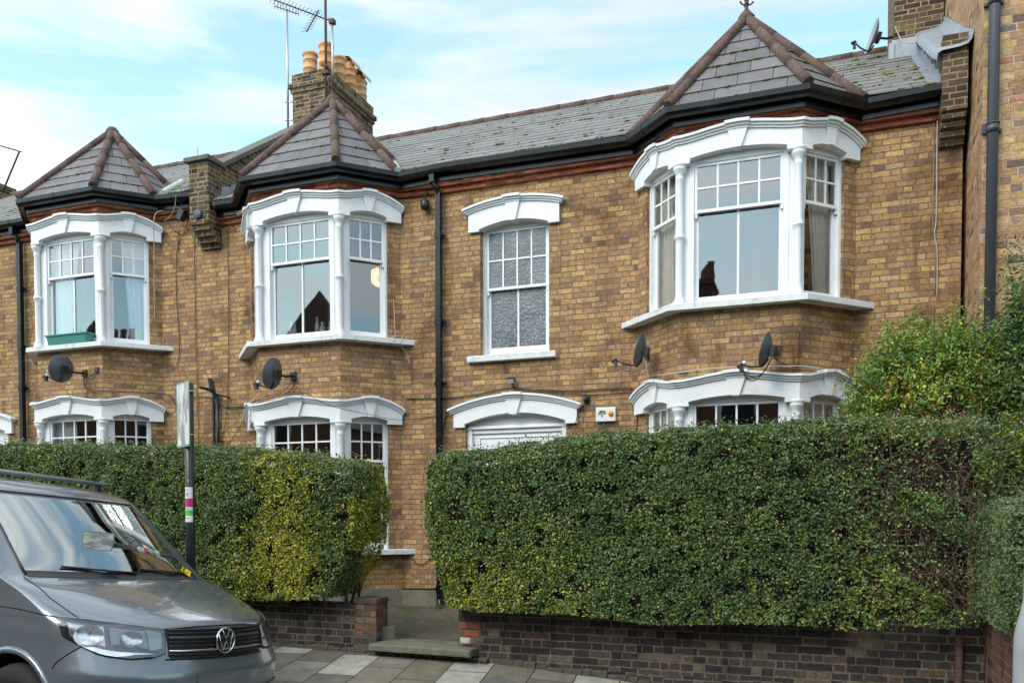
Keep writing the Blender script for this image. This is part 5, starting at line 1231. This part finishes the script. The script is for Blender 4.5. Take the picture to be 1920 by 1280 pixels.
def plate(off, w_, h_, r_=.03, th=.003):
    P = []
    for sx_, sz_, a0 in ((1, 1, 0), (-1, 1, 90), (-1, -1, 180), (1, -1, 270)):
        for k in range(5): a = radians(a0 + k * 22.5); P.append((sx_ * (w_ - r_) + r_ * cos(a), sz_ * (h_ - r_) + r_ * sin(a)))
    m = MB(); f = [tuple(c + tdir * -u + Vector((0, 0, v)) + n * (off + th)) for u, v in P]; b = [tuple(Vector(q) - n * th) for q in f]
    m.quad(*f[::-1]); m.quad(*b)
    for k in range(len(f)): m.quad(f[k], f[(k + 1) % len(f)], b[(k + 1) % len(f)], b[k])
    return m
c = c - tdir * 0
pn = mesh_obj('sign_panel', plate(0, hw, hh), simple('sign_green_edge', (.13, .26, .17), .5), T)
t_ = NT('faded_sign_face'); o_ = t_.obj(); mpn = t_.n('ShaderNodeMapping'); mpn.inputs['Scale'].default_value = (1, 1, .28); t_.l(o_, mpn.inputs[0])
M_FACE = t_.fin(t_.mix(t_.smooth(t_.noise(mpn.outputs[0], 9, 5, .65), .46, .60), (.62, .65, .64), (.24, .235, .22)), .5)
mesh_obj('sign_face', plate(.0035, hw - .016, hh - .016, .02, .001), M_FACE, pn)
# sticker wrapped round the post
def band(z0, z1, mat, a0=150, a1=340, r_=.0412, nm='sticker'):
    m = MB(); rows = [[(px_ + r_ * cos(radians(a)), py_ + r_ * sin(radians(a)), z) for a in np.linspace(a0, a1, 14)] for z in (z0, z1)]; m.grid(rows, True); return m
Z = lambda y_: at(357, y_, py_)[2]
st_ = mesh_obj('sticker', band(Z(978), Z(913), None), simple('white_sticker', (.70, .71, .72), .4, var=.04), T)
mesh_obj('magenta_band', band(Z(950), Z(934), None, r_=.0416), simple('magenta_print', (.50, .02, .14), .4), st_); mesh_obj('green_band', band(Z(966), Z(956), None, r_=.0416), simple('green_print', (.10, .48, .06), .4), st_)
m = MB()
for z, w0, w1 in ((Z(918), 255, 275), (Z(925), 205, 212), (Z(927), 246, 249), (Z(925), 255, 290), (Z(929), 262, 288), (Z(953.5), 190, 225), (Z(953.5), 240, 290), (Z(971), 195, 215), (Z(971), 265, 285)):
    rows = [[(px_ + .0418 * cos(radians(a)), py_ + .0418 * sin(radians(a)), z + dz_) for a in np.linspace(w0, w1, 5)] for dz_ in (-.004, .004)]; m.grid(rows, True)
mesh_obj('small_print', m, simple('dark_print', (.08, .06, .10), .5), st_)
m = MB(); m.grid([[(px_ + .0416 * cos(radians(a)), py_ + .0416 * sin(radians(a)), z) for a in np.linspace(278, 300, 4)] for z in (Z(903), Z(897.5))], True); mesh_obj('small_sticker', m, simple('red_white_sticker', (.55, .22, .20), .5, var=.5, vs=90), T)
# grey lamp post at the right edge
T = thing('lamp_post', 'light grey post with a thick base at the right edge', 'post', (1.145, -5.0, zkerb(1.1)))
m = MB(); lx, ly = 1.185, -5.0; m.lathe((lx, ly, -.3), [(.098, 0), (.098, 1.20), (.096, 1.25), (.085, 1.32), (.066, 1.40), (.052, 1.47), (.048, 1.52), (.048, 5.2)], 24); mesh_obj('column', m, M_GREYP, T)
m = MB(); z = at(1918, 690, ly)[2]; 
m.tube([(lx + .17, ly - .02, z), (lx + .17, ly - .035, z)], .15, 32, smooth=False)
m2 = Matrix.Translation((lx, ly, z)) @ Matrix.Rotation(radians(18), 4, 'Z') @ Matrix.Translation((-lx, -ly, -z)); m.xform(m2)
m.v = [(v[0] - .03, v[1], v[2]) for v in m.v]
mesh_obj('sign_disc', m, simple('grey_sign_back', (.33, .37, .40), .5), T)

# ================================================================== OPPOSITE TERRACE (seen in the panes)
T = thing('terraced_house', 'brick terrace across the road, seen only as reflections in the window panes', 'house', (0, -16, 0), group='brick terraced houses')
m = MB(); m.box((-34, -24, -1), (60, -16.5, 6.1)); mesh_obj('wall', m, simple('opposite_brick', (.18, .09, .05), .9), T)
m = MB(); m.quad((-34.3, -16.2, 6.1), (60.3, -16.2, 6.1), (60.3, -20.2, 9.1), (-34.3, -20.2, 9.1)); m.quad((60.3, -24.3, 6.1), (-34.3, -24.3, 6.1), (-34.3, -20.2, 9.1), (60.3, -20.2, 9.1)); m.quad((60.3, -16.2, 6.1), (60.3, -24.3, 6.1), (60.3, -20.2, 9.1)); m.quad((-34.3, -24.3, 6.1), (-34.3, -16.2, 6.1), (-34.3, -20.2, 9.1)); rf = mesh_obj('roof', m, M_SLATE, T)
for x in (-27, -16.2, -9, -3.95, 5, 10, 17, 28, 39):
    m = MB(); m.box((x - .27, -21, 8), (x + .27, -19.6, 9.75)); m.box((x - .34, -21.07, 9.55), (x + .34, -19.53, 9.66)); c_ = mesh_obj('chimney', m, simple('opposite_chimney_brick', (.12, .055, .04), .9), rf)
    m = MB()
    for k in range(4): m.lathe((x + .12 * k - .15, -20.8 + k * .35, 9.75), [(.13, 0), (.12, .5), (.14, .6), (.10, .6)], 10)
    mesh_obj('chimney_pots', m, simple('opposite_pots', (.22, .08, .05), .9), c_)
for x in (-30, -24.5, -19, -13, -8, -2.5, 4.5, 7.5, 14, 19, 25, 31, 37):
    for z in (1.0, 4.0):
        m = MB(); m.box((x - .6, -16.5, z), (x + .6, -16.44, z + 1.6)); w_ = mesh_obj('window', m, M_WHITE, T); m = MB(); m.box((x - .5, -16.439, z + .1), (x + .5, -16.43, z + 1.5)); mesh_obj('pane', m, M_DARK, w_)
for x, zg in ((-31, 9.9), (-27.5, 9.5), (-22.2, 10.2), (-17.0, 9.7), (9.5, 8.6)):
    m = MB(); m.prism([(x - 1.2, -15.9), (x + 1.2, -15.9), (x + 1.2, -16.5), (x - 1.2, -16.5)][::-1][::-1], 6.1, 6.25, None); m.quad((x - 3.3, -15.8, 6.1), (x + 3.3, -15.8, 6.1), (x, -16.2, zg)); m.quad((x + 3.3, -15.8, 6.1), (x + 1.4, -18, 7), (x, -16.2, zg)); m.quad((x - 1.4, -18, 7), (x - 3.3, -15.8, 6.1), (x, -16.2, zg)); mesh_obj('gable', m, simple('gable_brick', (.13, .075, .055), .9), rf)

# ================================================================== PARKED VAN
def paint(name, col, rough=.28, metal=.55):
    t = NT(name); o = t.obj(); n = t.noise(o, 220, 2)
    c = t.mix(1, col, t.ramp(n, [(.3, .85), (.7, 1.15)]), 'MULTIPLY')
    return t.fin(c, rough - .04, metal, Coat_Weight=.9, Coat_Roughness=.04)
M_PAINT = paint('grey_metallic_paint', (.165, .192, .218), metal=.45)
M_CHROME = simple('chrome', (.72, .73, .75), .10, 1., var=.03)
M_GAP = simple('panel_gap', (.004, .004, .005), .8)
M_TYRE = simple('tyre_rubber', (.018, .018, .018), .8, var=.3, bump=.004)
M_LENS = glass('headlight_lens', .06, .01)
M_WS = glass('windscreen_glass', .36, .0, tint=(.90, .97, .95))
M_TRIM = simple('black_trim', (.012, .012, .013), .4)
LV = np.array([  # z, xf, xc, yc, xs, ys
 (.20, -.12, -.40, .66, -.62, .86), (.30, -.05, -.29, .72, -.56, .92), (.42, -.015, -.24, .76, -.55, .945), (.55, 0., -.22, .78, -.55, .955), (.66, -.005, -.22, .78, -.56, .955),
 (.735, -.03, -.25, .77, -.60, .95), (.82, -.045, -.29, .76, -.62, .945), (.90, -.055, -.32, .75, -.64, .945), (.965, -.075, -.345, .745, -.66, .94), (1.0, -.115, -.39, .745, -.69, .94), (1.05, -.25, -.50, .75, -.76, .935),
 (1.11, -.46, -.67, .76, -.88, .93), (1.17, -.71, -.86, .77, -1.02, .925), (1.225, -.97, -1.08, .79, -1.18, .918), (1.26, -1.06, -1.16, .785, -1.25, .91), (1.42, -1.23, -1.36, .755, -1.45, .885),
 (1.60, -1.45, -1.58, .72, -1.67, .845), (1.80, -1.71, -1.83, .685, -1.91, .80), (1.86, -1.80, -1.92, .66, -2.0, .775), (1.905, -1.93, -2.04, .61, -2.12, .72), (1.935, -2.12, -2.22, .54, -2.29, .64), (1.955, -2.45, -2.52, .42, -2.58, .48), (1.962, -2.9, -2.93, .2, -2.96, .24)])
def lvl(k):
    n = len(LV) - 1; k = min(max(k, 0), n); i = min(int(k), n - 1); f = k - i
    p0, p1, p2, p3 = LV[max(i - 1, 0)], LV[i], LV[i + 1], LV[min(i + 2, n)]
    c = .5 * (2 * p1 + (p2 - p0) * f + (2 * p0 - 5 * p1 + 4 * p2 - p3) * f * f + (3 * p1 - p0 - 3 * p2 + p3) * f ** 3)
    return c * .6 + (p1 * (1 - f) + p2 * f) * .4
def SK(a, k, off=0.):
    z, xf, xc, yc, xs, ys = lvl(k); s = 1 if a >= 0 else -1; a = abs(a)
    if a <= 1: y = yc * a; x = xf + (xc - xf) * a ** 2.3
    elif a <= 2:
        t = a - 1; cx = xc + 2.3 * (xc - xf) / yc * (ys - yc); x = (1 - t) ** 2 * xc + 2 * t * (1 - t) * max(cx, xs + .02) + t * t * xs; y = (1 - t) ** 2 * yc + 2 * t * (1 - t) * ys + t * t * ys
    else: x = xs + (-4.9 - xs) * (a - 2); y = ys
    return (x, s * y, z)
def kz(z): return float(np.interp(z, LV[:, 0], np.arange(len(LV))))
def S(a, z, off=0.):
    k = kz(z); p = Vector(SK(a, k))
    if off:
        e = .02; du = Vector(SK(a + e, k)) - Vector(SK(a - e, k)); dv = Vector(SK(a, k + .1)) - Vector(SK(a, k - .1)); n = du.cross(dv).normalized(); p = p + n * off
    return tuple(p)
V = thing('parked_van', 'dark grey van parked at the kerb, nose to the right, yellow ticket on its windscreen', 'van', (-4.0, -6.083, -.055), (-.0805, .047, -.0785))
KW = dict(parent=V, local=True, uv=False)
A_ = [0, .12, .24, .36, .48, .6, .72, .82, .90, .96, 1.0, 1.1, 1.22, 1.36, 1.5, 1.64, 1.78, 1.9, 2.0] + list(2 + np.array([.02, .05, .075, .10, .125, .15, .175, .2, .24, .3, .36, .42, .5, .58, .66, .7, .74, .78, .82, .86, .9, .95, 1.0]))
A_ = [-a for a in A_[:0:-1]] + A_
KK = []
for i in range(len(LV) - 1): KK += [i + f for f in (0, .25, .5, .75)]
KK.append(len(LV) - 1); k0, k1 = kz(1.26), kz(1.80); k2, k3 = kz(1.27), kz(1.78)
m = MB(); i0 = 0; pts = [[SK(a, k) for a in A_] for k in KK]
WH = [(-.93, .34), (-3.93, .34)]; R_A = .405
def rad(p): return min(sqrt((p[0] - w[0]) ** 2 + (p[2] - w[1]) ** 2) for w in WH)
flat = [p for r_ in pts for p in r_]; nA = len(A_)
for r_ in range(len(KK) - 1):
    for c in range(nA - 1):
        am = (A_[c] + A_[c + 1]) / 2; km = (KK[r_] + KK[r_ + 1]) / 2; q = [r_ * nA + c, r_ * nA + c + 1, (r_ + 1) * nA + c + 1, (r_ + 1) * nA + c]
        if abs(am) < .96 and k0 < km < k1: continue
        if 2.02 < abs(am) < 2.86 and k2 < km < k3 and not 2.36 < abs(am) < 2.42: continue
        if abs(am) > 1.3 and all(rad(flat[j]) < R_A for j in q): continue
        m.f.append(tuple(q)); m.sm.append(True)
for j, p in enumerate(flat):
    if abs(p[1]) > .8 and rad(p) < R_A and p[2] < .9:
        w = min(WH, key=lambda w: (p[0] - w[0]) ** 2 + (p[2] - w[1]) ** 2); d = sqrt((p[0] - w[0]) ** 2 + (p[2] - w[1]) ** 2) or 1; flat[j] = (w[0] + (p[0] - w[0]) * R_A / d, p[1], w[1] + (p[2] - w[1]) * R_A / d)
m.v = flat; m.quad(*[SK(a, KK[-1]) for a in A_])
for a in (0,): m.quad(*([SK(A_[-1], k) for k in KK] + [SK(A_[0], k) for k in KK[::-1]]))
mesh_obj('body', m, M_PAINT, **KW)
def patch(poly, off, mat, name, parent=V, n=14, thick=0.):
    """polygon in (a, z) on the body skin; filled by rows"""
    zs = sorted({p[1] for p in poly}); z0, z1 = zs[0], zs[-1]; rows = []
    for i in range(n + 1):
        z = z0 + (z1 - z0) * i / n; z = min(max(z, z0 + 1e-4), z1 - 1e-4); xs_ = []
        for j in range(len(poly)):
            (a0, b0), (a1, b1) = poly[j], poly[(j + 1) % len(poly)]
            if (b0 - z) * (b1 - z) < 0: xs_.append(a0 + (a1 - a0) * (z - b0) / (b1 - b0))
        a0, a1 = min(xs_), max(xs_); rows.append([S(a0 + (a1 - a0) * t / 12, z, off) for t in range(13)])
    m = MB(); m.grid(rows, True); return mesh_obj(name, m, mat, parent=parent, local=True, uv=False)
def line(pts, r_, mat, name, off=0., parent=V, n=5):
    P = []
    for j in range(len(pts) - 1):
        for t in np.linspace(0, 1, 7)[:-1]: P.append(S(pts[j][0] + (pts[j + 1][0] - pts[j][0]) * t, pts[j][1] + (pts[j + 1][1] - pts[j][1]) * t, off))
    P.append(S(*pts[-1], off)); m = MB(); m.tube(P, r_, n); return mesh_obj(name, m, mat, parent=parent, local=True, uv=False)
# windscreen, side windows
m = MB(); m.grid([[SK(a, k) for a in A_ if abs(a) <= .96] for k in KK if k0 - .26 < k < k1 + .26], True); mesh_obj('windscreen', m, M_WS, **KW)
line([(-.97, 1.25), (-.97, 1.81)], .012, M_TRIM, 'windscreen_seal', -.003); line([(.97, 1.25), (.97, 1.81)], .012, M_TRIM, 'windscreen_seal', -.003)
line([(a, 1.815) for a in (-.97, -.5, 0, .5, .97)], .012, M_TRIM, 'windscreen_seal', -.003)
patch([(-.97, 1.235), (.97, 1.235), (.97, 1.275), (-.97, 1.275)], .003, M_TRIM, 'scuttle', n=3)
for s in (-1, 1):
    for a0, a1 in ((2.02, 2.36), (2.42, 2.86)):
        m = MB(); m.grid([[SK(s * a, k) for a in A_ if a0 - .03 < a < a1 + .03 and a >= 0] for k in KK if k2 - .3 < k < k3 + .3], True); mesh_obj('side_window', m, M_GLASSD, **KW)
# interior
m = MB(); m.grid([[(x, y, z) for y in (-.78, -.4, 0, .4, .78)] for x, z in ((-1.02, 1.17), (-1.2, 1.20), (-1.45, 1.22), (-1.62, 1.19), (-1.68, 1.05), (-1.68, .6))], True); mesh_obj('dashboard', m, simple('dashboard_grey', (.10, .105, .10), .6), **KW)
m = MB(); m.box((-4.8, -.84, .3), (-.8, .84, .45)); m.box((-3.0, -.84, .45), (-2.95, .84, 1.7)); mesh_obj('cabin_floor', m, M_DARK, **KW)
for y in (-.42, .42):
    m = MB(); m.box((-2.35, y - .25, .8), (-2.2, y + .25, 1.45)); m.box((-2.34, y - .13, 1.48), (-2.24, y + .13, 1.68)); m.box((-2.3, y - .26, .65), (-1.8, y + .26, .82)); mesh_obj('seat', m, simple('seat_cloth', (.03, .03, .032), .9), bevel=.03, **KW)
m = MB(); m.tube([(-1.60 - .06 * sin(t) * 0 - .1, .40 + .19 * cos(t), 1.22 + .17 * sin(t)) for t in [2 * pi * k / 24 for k in range(25)]], .014, 6); mesh_obj('steering_wheel', m, M_TRIM, **KW)
m = MB(); m.box((-1.70, -.10, 1.69), (-1.68, .10, 1.745)); mesh_obj('rear_view_mirror', m, M_TRIM, **KW)
m = MB(); m.box((-1.32, -.20, 1.225), (-1.12, .12, 1.232)); mesh_obj('papers', m, M_PLASTW, **KW)
# grille
GZ0, GZ1 = .765, .962
patch([(-.56, GZ0), (.56, GZ0), (.60, GZ1), (-.60, GZ1)], .004, simple('grille_black', (.006, .006, .007), .5), 'grille')
gr = bpy.data.objects['grille']
for z, r_, mt in ((.79, .009, M_TRIM), (.815, .011, M_CHROME), (.845, .008, M_TRIM), (.872, .008, M_TRIM), (.90, .012, simple('grille_slat', (.07, .075, .08), .3, .5)), (.928, .008, M_TRIM), (.95, .007, M_TRIM)):
    line([(-.57, z), (0, z), (.57, z)], r_, mt, 'slat', .010, gr)
# emblem
EM = Vector(S(0, .872, .022)); RY_ = Matrix.Rotation(radians(-6), 4, 'Y')
def em(p): return tuple(EM + (RY_ @ Vector((p[2], p[0], p[1]))))
m = MB(); R_ = .086; m.tube([em((R_ * cos(t), R_ * sin(t), 0)) for t in [2 * pi * k / 40 for k in range(41)]], .0075, 8, cap=False); e_ = mesh_obj('emblem', m, M_CHROME, **KW)
m = MB(); m.quad(*[em((R_ * cos(t), R_ * sin(t), -.006)) for t in [2 * pi * k / 32 for k in range(32)]]); mesh_obj('backing', m, M_TRIM, e_, local=True, uv=False)
def strokes(pts, w=.0062):
    m = MB(); m.tube([em((x, y, .002)) for x, y in pts], w, 6); mesh_obj('stroke', m, M_CHROME, e_, local=True, uv=False)
strokes([(-.034, .074), (-.0, .008), (.034, .074)])
strokes([(-.068, .048), (-.032, -.068), (0, -.004), (.032, -.068), (.068, .048)])
# headlights
M_BOWL = simple('lamp_bowl', (.55, .56, .58), .16, .9, var=.35, vs=45)
for s in (-1, 1):
    P = [(.60, .952), (.60, .80), (.70, .775), (.86, .768), (1.15, .80), (1.62, .90), (1.66, .985), (1.60, 1.012), (1.2, 1.003), (.9, .985)]
    poly = [(s * a, z) for a, z in P]
    h = patch(poly, .004, simple('headlight_housing', (.035, .037, .04), .25, .3), 'headlight', n=24)
    patch([(s * a, z) for a, z in ((1.03, .842), (1.30, .862), (1.50, .90), (1.50, .985), (1.03, .968))], .006, simple('brushed_reflector', (.34, .35, .37), .22, .9, var=.3, vs=60), 'reflector_plate', h, n=8)
    patch([(s * a, z) for a, z in ((.73, .83), (.98, .838), (.98, .962), (.75, .948))], .006, simple('dull_reflector', (.18, .19, .20), .3, .8), 'reflector_plate', h, n=8)
    for (a, z, r_) in ((1.22, .905, .070), (.85, .89, .054)):
        c = Vector(S(s * a, z, .008)); nrm = (Vector(S(s * a, z, .05)) - c).normalized(); tx = nrm.cross(Vector((0, 0, 1))).normalized(); ty = tx.cross(nrm)
        m = MB(); m.grid([[tuple(c + tx * (r_ * q * 1.25 * cos(t)) + ty * (r_ * q * sin(t)) + nrm * (.012 * q * q)) for t in [2 * pi * k / 20 for k in range(20)]] for q in (.02, .3, .6, .85, 1.)], True, True); b_ = mesh_obj('reflector', m, M_BOWL, h, local=True, uv=False)
    patch([(s * a, z) for a, z in ((.62, .80), (.62, .782), (.86, .772), (1.12, .80), (1.45, .862), (1.45, .872), (1.1, .83), (.86, .805))], .010, M_CHROME, 'lower_strip', h, n=10)
    patch([(s * a, z) for a, z in ((.63, .83), (.72, .82), (.74, .95), (.63, .94))], .007, simple('headlight_bezel', (.20, .205, .215), .18, .8), 'bezel', h, n=8)
    patch([(s * (a * .985 + .015), z) for a, z in P], .022, M_LENS, 'lens', h, n=24)
    line([(s * a, z) for a, z in P + [P[0]]], .0045, M_GAP, 'headlight_seal', .004, h)
    # hood edge, wing crease, bumper joint, fog lamp recess
    line([(s * 1.25, 1.008), (s * 1.30, 1.06), (s * 1.30, 1.12), (s * 1.18, 1.18), (s * 1.0, 1.24)], .0042, M_GAP, 'hood_gap', .0)
    line([(s * 1.60, 1.012), (s * 2.0, 1.022), (s * 2.05, 1.035), (s * 2.5, 1.04), (s * 2.98, 1.04)], .0042, M_GAP, 'body_crease', .0)
    line([(s * 1.35, .842), (s * 1.60, .79), (s * 1.82, .735), (s * 1.93, .69)], .0045, M_GAP, 'bumper_gap', .0)
    line([(s * 2.13, 1.25), (s * 2.125, .9), (s * 2.12, .3)], .0042, M_GAP, 'door_gap', .0)
    line([(s * 2.36, 1.25), (s * 2.36, .9), (s * 2.36, .3)], .0042, M_GAP, 'door_gap', .0)
    patch([(s * a, z) for a, z in ((.70, .335), (1.25, .35), (1.35, .44), (1.2, .475), (.70, .47))], .004, M_TRIM, 'side_intake', n=8)
line([(-.62, .955), (-.3, .972), (0, .975), (.3, .972), (.62, .955)], .006, M_GAP, 'hood_gap', .0)
for s in (-1, 1): line([(s * .60, .955), (s * .9, .990), (s * 1.2, 1.009)], .0045, M_GAP, 'hood_gap', .0)
line([(-.6, .762), (0, .757), (.6, .762)], .006, M_GAP, 'bumper_gap', .0)
patch([(-.66, .30), (.66, .30), (.70, .485), (-.70, .485)], .004, simple('intake_black', (.006, .006, .007), .6), 'lower_intake')
li = bpy.data.objects['lower_intake']
for z in (.33, .362, .394, .426, .458): line([(-.66, z), (0, z), (.66, z)], .009, M_TRIM, 'slat', .009, li)
line([(-1.3, .505), (-.7, .512), (0, .515), (.7, .512), (1.3, .505)], .010, M_TRIM, 'bumper_groove', .001)
patch([(-.32, .545), (.32, .545), (.32, .655), (-.32, .655)], .006, M_PAINT, 'plate_recess', n=3)
# wheels and arches
for wx, wz in WH:
    for s in (-1, 1):
        T_ = MB(); pr = [(.19, .10), (.20, .115), (.30, .118), (.325, .10), (.338, .06), (.340, 0), (.338, -.06), (.325, -.10), (.20, -.10)]
        rows = [[(wx + r_ * cos(t), s * (.82 + h), wz + r_ * sin(t)) for t in [2 * pi * k / 36 for k in range(36)]] for r_, h in pr]; T_.grid(rows, True, True); w_ = mesh_obj('wheel', T_, M_TYRE, **KW)
        m = MB(); rows = [[(wx + r_ * cos(t), s * (.82 + h), wz + r_ * sin(t)) for t in [2 * pi * k / 36 for k in range(36)]] for r_, h in ((.215, .112), (.205, .10), (.19, .07), (.06, .085), (.001, .09))]; m.grid(rows, True, True)
        for k in range(5):
            a = 2 * pi * k / 5; m.tube([(wx + .05 * cos(a), s * .915, wz + .05 * sin(a)), (wx + .2 * cos(a), s * .92, wz + .2 * sin(a))], .022, 6)
        mesh_obj('rim', m, M_METAL, w_, local=True, uv=False)
        m = MB(); rows = [[(wx + R_A * cos(t), s * y, wz + R_A * sin(t)) for t in [pi * k / 20 for k in range(21)]] for y in (.945, .5)]; m.grid(rows, True); m.quad(*rows[1]); mesh_obj('wheel_arch', m, M_DARK, **KW)
        m = MB(); m.tube([(wx + (R_A + .02) * cos(t), s * .945, wz + (R_A + .02) * sin(t)) for t in [pi * (k - .8) / 20 for k in range(22)]], .026, 8); mesh_obj('arch_lip', m, M_PAINT, **KW)
# mirrors, bars, wipers, ticket
for s in (-1, 1):
    m = MB(); mxx = -1.44 if s < 0 else -1.66; m.blob((mxx, s * 1.05, 1.30), .105, 14, 8, (.55, 1.05, 1.25)); m.tube([(mxx - .04, s * .88, 1.20), (mxx - .02, s * 1.0, 1.2)], .035, 8); mesh_obj('door_mirror', m, M_PAINT, **KW)
    m = MB(); m.blob((mxx - .02, s * 1.03, 1.20), .07, 12, 6, (.6, 1.3, .8)); mesh_obj('mirror_base', m, M_TRIM, **KW)
for x in (-2.22, -3.6):
    m = MB(); m.tube([(x, -.86, 1.99), (x, .72, 1.99)], .019, 12); b_ = mesh_obj('roof_bar', m, simple('grey_roof_bar', (.27, .30, .30), .4, .4), **KW)
    for y in (-.62, .62): m = MB(); m.box((x - .03, y - .02, 1.90), (x + .03, y + .02, 1.985)); mesh_obj('bar_mount', m, M_TRIM, b_, local=True, uv=False, bevel=.006)
for y0, y1 in ((-.50, .10), (.16, .74)):
    a0, a1 = y0 / .78, y1 / .78; m = MB(); m.tube([S(a0, 1.305, .012), S((a0 + a1) / 2, 1.285, .014), S(a1, 1.268, .012)], .008, 6); m.tube([S(a0 * .3 + a1 * .7, 1.255, .02), S((a0 + a1) / 2, 1.285, .022)], .009, 6); mesh_obj('wiper', m, M_TRIM, **KW)
T = thing('parking_ticket', 'yellow parking ticket tucked under the far wiper of the grey van', 'ticket', (0, 0, 0))
MW = Matrix.LocRotScale(Vector((-4.0, -6.083, -.055)), __import__('mathutils').Euler((-.0805, .047, -.0785)), None)
m = MB(); c = Vector(S(.86, 1.285, .018)); ux = (Vector(S(.9, 1.285)) - Vector(S(.82, 1.285))).normalized(); uy = (Vector(S(.86, 1.34)) - Vector(S(.86, 1.26))).normalized(); n_ = ux.cross(uy)
R2 = lambda x, y, h=0: tuple(MW @ (c + (ux * (x * .8 - y * .6) + uy * (x * .6 + y * .8)) + n_ * h))
m.grid([[R2(x, y, .004 * sin(x * 60)) for x in (-.055, -.02, .02, .055)] for y in (-.045, 0, .045)], False)
T.location = tuple(MW @ c); ORIG[T.name] = tuple(MW @ c)
mesh_obj('wallet', m, simple('ticket_yellow', (.80, .55, .02), .4), T)
m = MB(); m.quad(*[R2(x, y, .006) for x, y in ((-.05, .02), (.05, .02), (.05, .034), (-.05, .034))]); mesh_obj('print', m, M_BLKMATT, T)
# the road sheet passes under the wheels: checked at the contact points above
